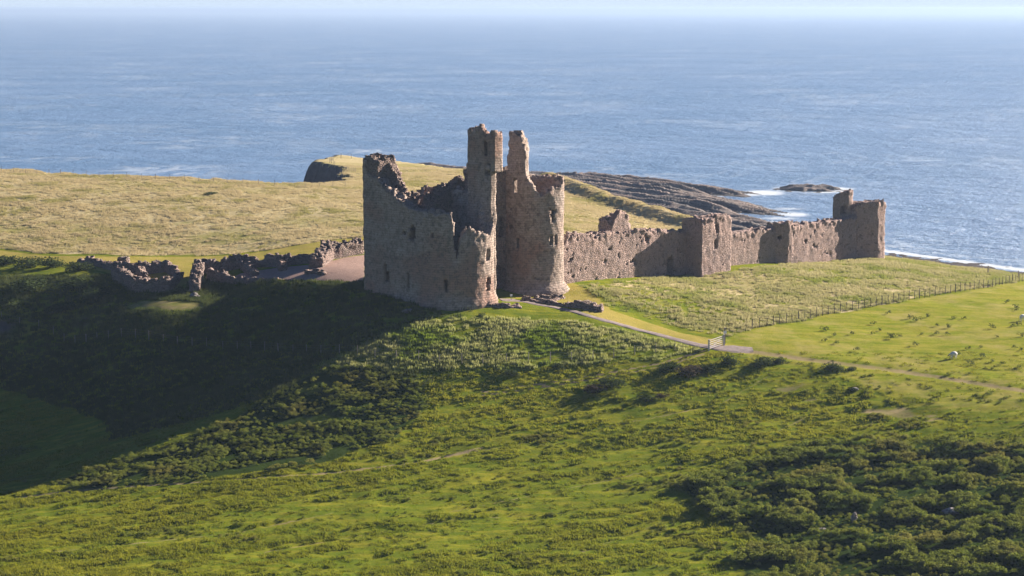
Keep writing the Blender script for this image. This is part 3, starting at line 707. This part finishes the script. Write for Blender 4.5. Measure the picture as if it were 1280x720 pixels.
low_ruin('ragged ruined range with broken rubble walls round a pink gravel yard', [
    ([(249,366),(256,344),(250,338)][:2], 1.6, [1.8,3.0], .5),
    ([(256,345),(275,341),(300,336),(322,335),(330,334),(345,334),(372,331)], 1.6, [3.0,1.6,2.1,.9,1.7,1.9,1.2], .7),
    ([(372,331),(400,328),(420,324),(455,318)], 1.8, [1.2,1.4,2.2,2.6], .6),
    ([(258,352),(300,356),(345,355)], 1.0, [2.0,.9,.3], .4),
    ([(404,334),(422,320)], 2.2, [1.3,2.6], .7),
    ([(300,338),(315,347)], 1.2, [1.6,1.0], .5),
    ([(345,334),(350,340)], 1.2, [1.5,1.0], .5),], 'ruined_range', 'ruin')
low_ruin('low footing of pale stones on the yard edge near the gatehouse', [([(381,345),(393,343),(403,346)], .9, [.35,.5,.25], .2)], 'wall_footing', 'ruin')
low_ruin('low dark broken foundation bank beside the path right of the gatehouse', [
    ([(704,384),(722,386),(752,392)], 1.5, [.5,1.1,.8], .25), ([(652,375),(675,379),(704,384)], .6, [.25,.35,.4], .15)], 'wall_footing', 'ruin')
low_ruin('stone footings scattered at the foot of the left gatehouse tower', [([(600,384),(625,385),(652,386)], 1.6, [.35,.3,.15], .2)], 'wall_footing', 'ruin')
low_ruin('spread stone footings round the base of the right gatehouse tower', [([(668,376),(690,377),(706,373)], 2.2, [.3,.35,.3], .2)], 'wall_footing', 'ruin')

# ------------------------------------------------------------------ fences
def fence(name, label, line, spacing, h=1.15, mat=M_wood, r=.07, wires=3, Ymax=520, lean=.05, pts3=None):
    W = [np.array(G(a, b, Ymax)[:2]) for a, b in line] if pts3 is None else [np.array(p) for p in pts3]
    L = np.r_[0, np.cumsum([np.linalg.norm(b-a) for a, b in zip(W, W[1:])])]; W = np.array(W)
    t = np.arange(0, L[-1], spacing); t = t + rng.uniform(-.15, .15, len(t))*spacing*.3
    x = np.interp(t, L, W[:, 0]); y = np.interp(t, L, W[:, 1]); z = gz(x, y)
    root = empty(name, (x[0], y[0], z[0])); tag(root, label, 'fence'); o0 = Vector(root.location)
    tops = []
    for i in range(len(x)):
        hh = h*rng.uniform(.88, 1.1); lx, ly = rng.uniform(-lean, lean, 2)
        a = Vector((x[i], y[i], z[i]-.3))-o0; b = Vector((x[i]+lx, y[i]+ly, z[i]+hh))-o0
        big = r*(1.5 if i % 7 == 0 else 1)
        MB().bar(a, b, big, 6, big*.85).build('post', mat, root); tops.append(b)
    for k in range(wires):
        m = MB()
        for a, b in zip(tops, tops[1:]):
            dz = Vector((0, 0, -.08-k*.33)); m.bar(a+dz, b+dz, .008, 3)
        m.build('wire', M_wire, root)
    return root
fence('wire_fence', 'post and wire fence dividing the tall meadow from the green pasture on the right', [(940,412),(965,407),(1010,399),(1060,389),(1110,380),(1150,373),(1200,365),(1240,359),(1310,349)], 1.45, r=.05, h=1.35, mat=M_post)
fence('wire_fence', 'line of pale posts along the foot of the castle slope, mostly in deep shadow', [(-20,403),(60,412),(140,425),(220,432),(300,438),(400,444),(470,449),(560,458),(640,455),(760,449),(860,438)], 2.9, r=.055, h=1.3)
fence('wire_fence', 'clifftop fence of small dark posts along the skyline of the golden field', [(0,0)], 3.2, pts3=[XY(p, Y, 220) for p, Y in [(-30,420),(0,418),(100,408),(200,402),(300,397),(390,395),(445,402)]], r=.05)
fence('wire_fence', 'short fence running round the grassy headland above the dark cliff', [(0,0)], 3.0, pts3=[XY(p, Y, 210) for p, Y in [(444,436),(426,462),(412,480),(418,496),(450,500)]], r=.05)
fence('wire_fence', 'few fence posts on the far right skyline above the beach', [(0,0)], 6, pts3=[XY(p, Y, 340) for p, Y in [(1235,338),(1258,335),(1300,333)]], r=.08, h=1.4)

# gate and notice post
def make_gate():
    a = Vector(G(886, 439)); b = Vector(G(905, 433)); root = empty('field_gate', a); tag(root, 'pale wooden five-bar gate standing across the gravel path', 'gate')
    d = b-a; o = Vector((0, 0, 0))
    for p in (o, d): MB().box(p+Vector((0, 0, .65)), (.2, .2, 1.7)).build('post', M_gate, root)
    for k in range(5):
        z = .25+k*.27; MB().bar(o+Vector((0, 0, z)), d+Vector((0, 0, z)), .055, 4).build('rail', M_gate, root)
    MB().bar(o+Vector((0, 0, .25)), d+Vector((0, 0, 1.3)), .045, 4).build('brace', M_gate, root)
    return b
gb = make_gate()
sp = Vector(G(906, 430)); root = empty('notice_post', sp); tag(root, 'tall grey post with a white notice beside the path gate', 'sign')
MB().box((0, 0, .95), (.16, .16, 2.2)).build('post', M_wood, root)
MB().box((0, -.11, 1.55), (.42, .04, .36), .2).build('notice', M_white, root)
MB().box((0, 0, 2.1), (.34, .3, .1), .2).build('cap', M_wood, root)
sp = Vector(G(639, 376)); root = empty('information_marker', sp); tag(root, 'small white marker on a short post by the gatehouse entrance', 'sign')
MB().box((0, 0, .35), (.08, .08, .9)).build('post', M_wood, root); MB().box((0, -.06, .72), (.34, .05, .3), .3).build('panel', M_white, root)

# ------------------------------------------------------------------ vegetation prototypes
def leaf_cloud(name, rx_, rz_, n, size, mat, lumps=5, seed=0, link=False, flat=.0, stems=True):
    r = np.random.default_rng(seed); V = []; Fq = []
    lc = np.c_[r.uniform(-.55, .55, lumps)*rx_, r.uniform(-.55, .55, lumps)*rx_, r.uniform(.15, .6, lumps)*rz_]; lr = r.uniform(.35, .62, lumps)
    for i in range(n):
        k = r.integers(lumps); th = r.uniform(0, 2*PI); cz = r.uniform(-.35, 1); sr = math.sqrt(max(0, 1-cz*cz)); rad = r.uniform(.55, 1)**.5*lr[k]*r.uniform(.85, 1.15)
        nrm = np.array([sr*math.cos(th), sr*math.sin(th), cz]); p = lc[k] + nrm*rad*np.array([rx_, rx_, rz_]); p[2] = max(p[2], .02)
        nv = nrm + r.normal(0, .55, 3); nv /= np.linalg.norm(nv); t = np.cross(nv, r.normal(0, 1, 3)); t /= np.linalg.norm(t); b = np.cross(nv, t)
        s_ = size*r.uniform(.6, 1.35); m = len(V)
        V += [p-t*s_*.5, p+b*s_*.32, p+t*s_*.5, p-b*s_*.32]; Fq.append((m, m+1, m+2, m+3))
    if stems:
        for k in range(lumps):
            m = len(V); w = .03*rx_; q = lc[k]; V += [np.array([-w, 0, -.15]), np.array([w, 0, -.15]), q+[w, 0, 0], q-[w, 0, 0]]; Fq.append((m, m+1, m+2, m+3))
    me = bpy.data.meshes.new(name); me.from_pydata([tuple(map(float, v)) for v in V], [], Fq); me.materials.append(mat); return me
def tuft_mesh(name, rad, h, n, w, mat, seed=0, lean=.35):
    r = np.random.default_rng(seed); V = []; T = []
    for i in range(n):
        a = r.uniform(0, 2*PI); d = rad*math.sqrt(r.uniform(0, 1)); x, y = d*math.cos(a), d*math.sin(a)
        hh = h*r.uniform(.5, 1.15); th = r.uniform(0, 2*PI); l = r.uniform(.1, lean)*hh; la = a+r.normal(0, .8)+.0
        dx, dy = math.cos(th)*w/2, math.sin(th)*w/2; m = len(V)
        V += [(x-dx, y-dy, -.05), (x+dx, y+dy, -.05), (x+l*.4*math.cos(la)+dx*.7, y+l*.4*math.sin(la)+dy*.7, hh*.6), (x+l*.4*math.cos(la)-dx*.7, y+l*.4*math.sin(la)-dy*.7, hh*.6), (x+l*math.cos(la), y+l*math.sin(la), hh)]
        T += [(m, m+1, m+2, m+3), (m+3, m+2, m+4)]
    me = bpy.data.meshes.new(name); me.from_pydata(V, [], T); me.materials.append(mat); return me

def gn_scatter(name, label, P_, scl, tint, protos, cat='grass'):
    me = bpy.data.meshes.new(name); me.vertices.add(len(P_)); me.vertices.foreach_set('co', P_.astype(np.float32).ravel())
    for k, v in (('scl', scl), ('tint', tint), ('rot', rng.uniform(0, 2*PI, len(P_))), ('pick', rng.integers(0, len(protos), len(P_)))):
        a = me.attributes.new(k, 'FLOAT', 'POINT'); a.data.foreach_set('value', np.asarray(v, np.float32))
    for pm in protos:
        for mt in pm.materials:
            if mt.name not in me.materials: me.materials.append(mt)
    o = bpy.data.objects.new(name, me); COL.objects.link(o); tag(o, label, cat, kind='stuff')
    ng = bpy.data.node_groups.new(name+'_nodes', 'GeometryNodeTree')
    ng.interface.new_socket('Geometry', in_out='INPUT', socket_type='NodeSocketGeometry'); ng.interface.new_socket('Geometry', in_out='OUTPUT', socket_type='NodeSocketGeometry')
    nn_ = ng.nodes; gi = nn_.new('NodeGroupInput'); go = nn_.new('NodeGroupOutput')
    gjoin = nn_.new('GeometryNodeJoinGeometry')
    for k, pm in reversed(list(enumerate(protos))):
        po = bpy.data.objects.new(pm.name+'_source', pm)
        oi = nn_.new('GeometryNodeObjectInfo'); oi.inputs['Object'].default_value = po; oi.inputs['As Instance'].default_value = True
        ng.links.new(oi.outputs['Geometry'], gjoin.inputs[0])
    iop = nn_.new('GeometryNodeInstanceOnPoints'); iop.inputs['Pick Instance'].default_value = True
    def na(nm):
        a = nn_.new('GeometryNodeInputNamedAttribute'); a.data_type = 'FLOAT'; a.inputs['Name'].default_value = nm; return a.outputs[0]
    cx = nn_.new('ShaderNodeCombineXYZ'); ng.links.new(na('rot'), cx.inputs[2])
    ng.links.new(gi.outputs[0], iop.inputs['Points']); ng.links.new(gjoin.outputs[0], iop.inputs['Instance']); ng.links.new(na('pick'), iop.inputs['Instance Index'])
    ng.links.new(cx.outputs[0], iop.inputs['Rotation']); ng.links.new(na('scl'), iop.inputs['Scale']); ng.links.new(iop.outputs[0], go.inputs[0])
    md = o.modifiers.new('scatter', 'NODES'); md.node_group = ng
    return o

# candidates over the ground in view (with a margin to each side)
def candidates(n, y0, y1):
    y = np.sqrt(rng.uniform(y0*y0, y1*y1, n)); x = rng.uniform(-1, 1, n)*(.257*y+10)
    z = gz(x, y); return x, y, z
def blocked(x, y):
    b = np.zeros(len(x), bool)
    for c, r in ((CL, RL-.3), (CR, RR-.3)): b |= ((x-c[0])**2+(y-c[1])**2 < r*r)
    foot = [aL[0]-nn*12, aL[0], aL[13], aR[13], aR[-1], aR[-1]-nn*12]
    b |= sdpoly(x, y, foot) > 0
    for a_, e_, w_ in ((W0, W0+uc*35, 2), (W2, W2+uc*16, 2), (K2, K2+uc*21, 2)): b |= dline(x-(-nc[0]), y-(-nc[1]), [a_, e_]) < 1.1
    b |= sdpoly(x, y, box_path(K1, 8, 6.5)) > -.2; b |= sdpoly(x, y, box_path(K3, 3.2, 4)) > -.2
    return b
PW = np.array([G(*p)[:2] for p in PATHL])
def scatter():
    # inner field and meadow: tall dry grass
    x, y, z = candidates(240000, 250, 470); q = zones(x, y, z); r = rng.random(len(x))
    open_ = (~blocked(x, y)) & (dline(x, y, PW) > 1.1) & (q['gravel'] < .3) & (q['mown'] < .3)
    steep = (gz(x+.5, y)-gz(x-.5, y))**2+(gz(x, y+.5)-gz(x, y-.5))**2 < 1.2
    open_ &= steep & (z > 5) 
    cl = fbm(x/3, y/3, 3, 101)
    k = open_ & (q['inner'] > .3) & (r < (.25+.9*sst(.4, .6, cl))*sst(.3, .95, q['inner']))
    gn_scatter('dry_grass', 'golden dry grass of the broad field behind the castle', np.c_[x, y, z][k], rng.uniform(.5, 1.15, k.sum())*(.6+.6*cl[k]), fbm(x[k]/6, y[k]/4, 3, 7),
               [tuft_mesh('dry_tuft', .5, .28, 30, .07, M_grass, s) for s in (1, 2, 3)])
    mb = fbm(x/9, y/5, 4, 115); k = open_ & (q['mead'] > .5) & (r < .3+1.2*sst(.38, .58, mb))
    gn_scatter('meadow_grass', 'tall pale green and straw meadow grass below the curtain wall', np.c_[x, y, z][k], rng.uniform(.35, 1.0, k.sum())*(.35+.7*cl[k]+.5*mb[k]), np.clip(1.6*(fbm(x[k]/7, y[k]/4, 4, 9)-.2), 0, 1),
               [tuft_mesh('meadow_tuft', .5, .42, 34, .07, M_mead, s) for s in (4, 5, 6)])
    k = open_ & (q['slope'] > .4) & (q['inner'] < .4) & (r < .35+1.2*sst(.36, .56, mb))
    gn_scatter('slope_grass', 'rank grey green grass on the slope below the gatehouse', np.c_[x, y, z][k], rng.uniform(.4, 1.2, k.sum())*(.4+.8*cl[k]+.4*mb[k]), np.clip(1.5*(fbm(x[k]/5, y[k]/2.5, 4, 9)-.2), 0, 1),
               [tuft_mesh('slope_tuft', .5, .36, 34, .08, M_slope, s) for s in (14, 15, 16)])
    # rough slope left of the castle, ditch and banks
    x0_ = x; k = open_ & (q['slope'] <= .4) & (q['inner'] < .3) & (q['mead'] < .3) & (q['py'] > 345) & (q['py'] < 600) & (q['px'] < 640) & (q['bracken'] < .5) & (q['dirt'] < .3) & (r < .8*sst(650, 520, q['py'])*sst(620, 420, q['px']+.0*q['py']))
    gn_scatter('bank_grass', 'rough grass on the shaded bank left of the gatehouse, shade darkened into its colour', np.c_[x, y, z][k], rng.uniform(.5, 1.2, k.sum()), fbm(x[k]/4, y[k]/2, 3, 9),
               [tuft_mesh('bank_tuft', .5, .5, 28, .08, M_bank_shade, s) for s in (24, 25)])
    # foreground pasture
    x, y, z = candidates(170000, 184, 300); q = zones(x, y, z); r = rng.random(len(x))
    al_ = .93*x+.37*y; ac_ = -.37*x+.93*y; cl = .55*fbm(al_/9, ac_/1.3, 4, 103)+.45*fbm(x/1.6, y/1.2, 3, 104); big_ = fbm(al_/30, ac_/9, 3, 109)
    ok = (~blocked(x, y)) & (q['inner'] < .3) & (q['mead'] < .4) & (q['mown'] < .3) & (q['slope'] < .4) & (dline(x, y, PW) > 1.3) & (q['dirt'] < .35)
    k = ok & (q['py'] > 440) & (q['bracken'] < .5) & (r < .08+.9*sst(.44, .60, cl+(big_-.5)*.5)) & ((q['lush'] < .5) | (r < .14)) & (rng.random(len(x)) < .45+.55*sst(530, 610, q['py']))
    gn_scatter('pasture_grass', 'bright green tussocky pasture grass in the foreground', np.c_[x, y, z][k], rng.uniform(.5, 1.2, k.sum())*(.5+.8*cl[k]), np.clip(.5*fbm(x[k]/6, y[k]/3, 3, 7)+1.2*(big_[k]-.25), 0, 1),
               [tuft_mesh('pasture_tuft', .45, .19, 26, .08, M_turf, s) for s in (7, 8, 9)])
    q2 = sst(-5, 5, sdpoly(q['px'], q['py'], PXB2))
    bd = np.maximum(q['bracken']*sst(.28, .5, fbm(x/5, y/3, 3, 105)), q['patch']*.55)
    hm = sst(.42, .62, fbm(x/3.2, y/2.4, 3, 107))
    k = ok & (r < bd*.75*(.45+.55*np.maximum(hm, q2))) & (q['py'] > 425)
    zb = z + hm*.42*(q['bracken'] > .5)*(1-.7*q2)
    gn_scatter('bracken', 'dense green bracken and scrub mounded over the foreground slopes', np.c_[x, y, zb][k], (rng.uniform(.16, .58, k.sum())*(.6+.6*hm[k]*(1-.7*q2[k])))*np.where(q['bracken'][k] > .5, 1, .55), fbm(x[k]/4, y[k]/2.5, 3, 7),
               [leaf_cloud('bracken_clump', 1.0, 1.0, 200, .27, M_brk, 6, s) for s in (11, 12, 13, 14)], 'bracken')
M_slope = mat_leaf('slope_grass_blades', (.24, .27, .06), (.42, .40, .18), .5, (.17, .23, .025))
M_bank_shade = mat_leaf('bank_blades_shade_dark', (.05, .075, .018), (.13, .14, .045), .35)  # castle shadow put into the blades: albedo lowered for the shaded bank
scatter()

# ------------------------------------------------------------------ individual bushes
BM = [leaf_cloud('bush_crown', 1, 1, 900, .15, M_bush, 8, s) for s in (31, 32, 33)]
BM2 = [leaf_cloud('brown_bush_crown', 1, 1, 900, .14, M_bush2, 7, s) for s in (41, 42)]
def bush(px, py, w, h, label, group=None, brown=False, name='scrub_bush', cat='bush', k=0):
    g_ = G(px, py); me = (BM2 if brown else BM)[k % (2 if brown else 3)]
    o = bpy.data.objects.new(name, me); COL.objects.link(o); o.location = (g_[0], g_[1], g_[2]-.1)
    o.scale = (w/2.0, w/2.0, h/1.55); o.rotation_euler = (0, 0, random.uniform(0, 6.28)); tag(o, label, cat, group); return o
BL = [
 (765,482,4.2,1.7,'long dark green bush just below the rutted track',0),(745,492,3.4,1.9,'brownish rounded bush with a long shadow below the dark green one',1),
 (860,470,4.4,2.0,'brown broad bush nearest the camera in the cluster below the gate',1),(835,464,3.6,1.8,'dark bush at the left end of the cluster below the gate',0),
 (880,465,3.2,1.7,'green bush in the middle of the cluster below the gate',0),(915,456,3.0,1.9,'dark upright bush directly below the gate',0),
 (952,458,3.6,1.8,'dark spreading bush right of the gate below the track',0),(973,455,2.2,1.3,'small dark bush at the right end of the gate cluster',0),
 (1046,464,3.8,1.5,'lone dark oval bush below the dirt track on the right',0),(1066,463,1.6,.8,'small low bush touching the lone oval bush',0),
 (808,501,3.0,1.3,'low green bush in the pasture right of the brown bush',0),(828,498,2.0,1.1,'brown low bush beside the low green bush in the pasture',1),
 (1066,490,1.6,.8,'small dark bush with a pale stone beside it in the pasture',0),
 (640,470,3.0,1.2,'low bush on the edge of the track below the tall grass slope',0),(700,462,2.4,1.0,'little rounded bush above the rutted track',0),
 (118,378,5.0,3.4,'rounded leafy bush catching sunlight at the corner of the dark bank',0),
 (100,338,5.0,2.6,'sunlit bush beside the low broken wall on the left',0),(70,334,5.5,2.4,'pale leafy bush along the top of the bank at left',0),
 (40,334,6.0,2.6,'thick bush on the bank top near the left edge',0),(8,330,6.5,2.8,'dense bush at the very left edge on the bank',0),
 (90,362,6.0,2.6,'shaded bush on the bank below the sunlit ones',0),(40,362,7.0,3.0,'large shaded bush on the left bank',0),
 (75,390,6.0,2.4,'dark bush low on the left bank above the posts',0),(15,390,6.5,2.4,'dark bush low on the bank at the left edge',0),
 (262,243,3.6,.7,'small dark low bush alone in the golden field',0),]
for i, (a, b, w, h, lb, br) in enumerate(BL):
    bush(a, b, w, h, lb, None, bool(br), k=i)
# thistle clumps in the pasture
TH = [(1110,392),(1137,398),(1146,401),(1172,408),(1186,410),(1192,398),(1205,399),(1160,396),(1171,418),(1184,419),(1211,436),(1226,434),(1227,447),(1211,453),(1214,456),(1241,453),(1253,455),(1246,422),(1265,408),(1272,406),(1277,420),(1268,436),(1276,438),(1275,460),(1042,420),(1031,427),(1046,430),(1066,418),(1090,417),(1112,420),(1114,423),(1124,421),(1152,419),(1145,432),(1270,385),(1271,388),(1258,378),(1100,413),(1031,413),(1196,444),(1092,405),(1240,410),(1071,438)]
TM = [leaf_cloud('thistle_leaves', .5, .55, 130, .11, M_bush, 4, s, stems=False) for s in (51, 52, 53)]
for i, (a, b) in enumerate(TH):
    g_ = G(a, b+1); o = bpy.data.objects.new('thistle_clump', TM[i % 3]); COL.objects.link(o); o.location = g_; s_ = random.uniform(.7, 1.4); o.scale = (s_, s_, s_); o.rotation_euler = (0, 0, random.uniform(0, 6))
    tag(o, 'small dark thistle clump dotted over the bright green pasture right of the gate', 'plant', 'thistle clumps in the right-hand pasture')

# ------------------------------------------------------------------ boulders
def boulder(px, py, s, label, name='boulder', asp=(1, 1, .7), seed=0, sink=.25):
    import bmesh
    g_ = G(px, py); bm = bmesh.new(); bmesh.ops.create_icosphere(bm, subdivisions=3, radius=1)
    co = np.array([v.co[:] for v in bm.verts]); d = 1+(n3(co*1.6+seed*9, seed)-.5)*.9+(n3(co*4+seed*3, seed+1)-.5)*.25
    for v, k in zip(bm.verts, d): v.co = Vector((v.co.x*asp[0], v.co.y*asp[1], v.co.z*asp[2]))*s*k
    me = bpy.data.meshes.new(name); bm.to_mesh(me); bm.free(); me.materials.append(M_stone)
    o = bpy.data.objects.new(name, me); COL.objects.link(o); o.location = (g_[0], g_[1], g_[2]+s*asp[2]*(1-sink)); tag(o, label, 'rock'); return o
boulder(1067, 653, .42, 'upright pale grey boulder at the edge of the dark hollow in the bracken', asp=(.8, .8, 1.3), seed=1)
boulder(1140, 652, .55, 'pale grey boulder half hidden in bracken right of the upright boulder', asp=(1.3, 1, .6), seed=2)
boulder(1192, 642, .6, 'grey rock on the shaded far lip of the hollow', asp=(1.5, 1, .6), seed=3)
boulder(1243, 654, .7, 'wide grey rock in the bracken near the right edge', asp=(1.6, 1, .5), seed=4)
boulder(1027, 664, .35, 'small pinkish stone in the grass left of the upright boulder', asp=(1.3, 1, .5), seed=5)
boulder(1068, 488, .35, 'small pale stone in the pasture beside the small dark bush', asp=(1.3, 1, .6), seed=6)
boulder(509, 392, .45, 'grey fallen stone at the foot of the left gatehouse tower', asp=(1.4, 1, .6), seed=7)
boulder(243, 373, .6, 'grey fallen block below the dark end wall of the ruined range', asp=(1.2, 1, .8), seed=8)

# ------------------------------------------------------------------ sheep
def sheep(px, py, rz, label):
    import bmesh
    g_ = G(px, py); root = empty('sheep', g_, rz); tag(root, label, 'sheep', None)
    bm = bmesh.new()
    bmesh.ops.create_icosphere(bm, subdivisions=3, radius=1)
    for v in bm.verts:
        x, y, z = v.co; f_ = 1+.08*math.sin(9*x+3*y)*math.cos(8*z); v.co = Vector((x*.56*f_, y*.29*f_*(1+.1*x), .66+z*.30*f_+.03*math.cos(3*x)))
    vs = bmesh.ops.create_icosphere(bm, subdivisions=2, radius=1)['verts']
    for v in vs: x, y, z = v.co; v.co = Vector((.60+x*.2, y*.12, .60+z*.13-x*.10))
    for sx_ in (-.34, .34):
        for sy_ in (-.14, .14):
            r_ = bmesh.ops.create_cone(bm, segments=7, radius1=.035, radius2=.075, depth=.5, cap_ends=True)['verts']
            for v in r_: v.co += Vector((sx_, sy_, .25))
    me = bpy.data.meshes.new('body'); bm.to_mesh(me); bm.free(); me.materials.append(M_wool); me.polygons.foreach_set('use_smooth', [True]*len(me.polygons))
    o = bpy.data.objects.new('body', me); COL.objects.link(o); o.parent = root
    bm = bmesh.new(); bmesh.ops.create_icosphere(bm, subdivisions=2, radius=1)
    for v in bm.verts: x, y, z = v.co; v.co = Vector((.82+x*.14, y*.075*(1-.25*x), .50+z*.085-x*.07))
    me = bpy.data.meshes.new('face'); bm.to_mesh(me); bm.free(); me.materials.append(M_face); o = bpy.data.objects.new('face', me); COL.objects.link(o); o.parent = root
    for s_ in (-1, 1):
        MB().bar((.72, s_*.08, .62), (.68, s_*.22, .62), .035, 5, .012).build('ear', M_face, root)
sheep(1192, 449, math.radians(200), 'white sheep grazing among the thistles in the green pasture')
sheep(1278, 402, math.radians(30), 'white sheep at the right edge of the picture, below the fence')

# ------------------------------------------------------------------ haze over the sea
HAZE = True
if HAZE:
    m, nt, out = newmat('air_haze'); pv = nt.nodes.new('ShaderNodeVolumePrincipled'); pv.inputs['Density'].default_value = 1.15e-4
    pv.inputs['Color'].default_value = (.37, .49, .69, 1); pv.inputs['Anisotropy'].default_value = .25
    nt.links.new(pv.outputs[0], out.inputs['Volume'])
    b = MB().box((0, 9000, 29), (40000, 26000, 72)).build('haze', m); tag(b, 'thin pale sea haze', 'haze', kind='stuff')
    del b['category']

# ------------------------------------------------------------------ light
SUN_AZ = math.atan2(.586, .81)      # direction towards the sun, from +x to +y
SUN_EL = math.radians(20)
w = bpy.data.worlds.new("World"); S.world = w; w.use_nodes = True
nt = w.node_tree; sky = nt.nodes.new('ShaderNodeTexSky'); sky.sky_type = 'NISHITA'; sky.sun_disc = False
sky.sun_elevation = SUN_EL; sky.sun_rotation = PI/2-SUN_AZ; sky.altitude = 60; sky.air_density = 1.0; sky.dust_density = 0.0; sky.ozone_density = 4.0
bg = nt.nodes['Background']; bg.inputs[1].default_value = .05
g = N(nt); tc = nt.nodes.new('ShaderNodeTexCoord'); sx_ = nt.nodes.new('ShaderNodeSeparateXYZ'); nt.links.new(tc.outputs['Generated'], sx_.inputs[0])
tint = g.mix(1.0, sky.outputs[0], (.33, .40, .54), 'MULTIPLY')
band = g.ramp(sx_.outputs[2], [(0, 1), (.045, 0)])            # bright milky air low over the sea
col_ = g.mix(g.math('MULTIPLY', band, .8), tint, (4.6, 5.5, 6.8)); nt.links.new(col_, bg.inputs[0])
sl = bpy.data.lights.new('sun', 'SUN'); sl.energy = 5.0; sl.angle = math.radians(.53); sl.color = (1, .89, .76)
so = bpy.data.objects.new('sun', sl); COL.objects.link(so)
dv = Vector((math.cos(SUN_AZ)*math.cos(SUN_EL), math.sin(SUN_AZ)*math.cos(SUN_EL), math.sin(SUN_EL)))
so.rotation_euler = dv.to_track_quat('Z', 'Y').to_euler(); so.location = dv*300
S.view_settings.view_transform = 'Standard'; S.view_settings.look = 'None'; S.view_settings.exposure = 1.78; S.view_settings.gamma = 1
S.render.engine = 'CYCLES'
S.cycles.max_bounces = 5; S.cycles.volume_bounces = 0
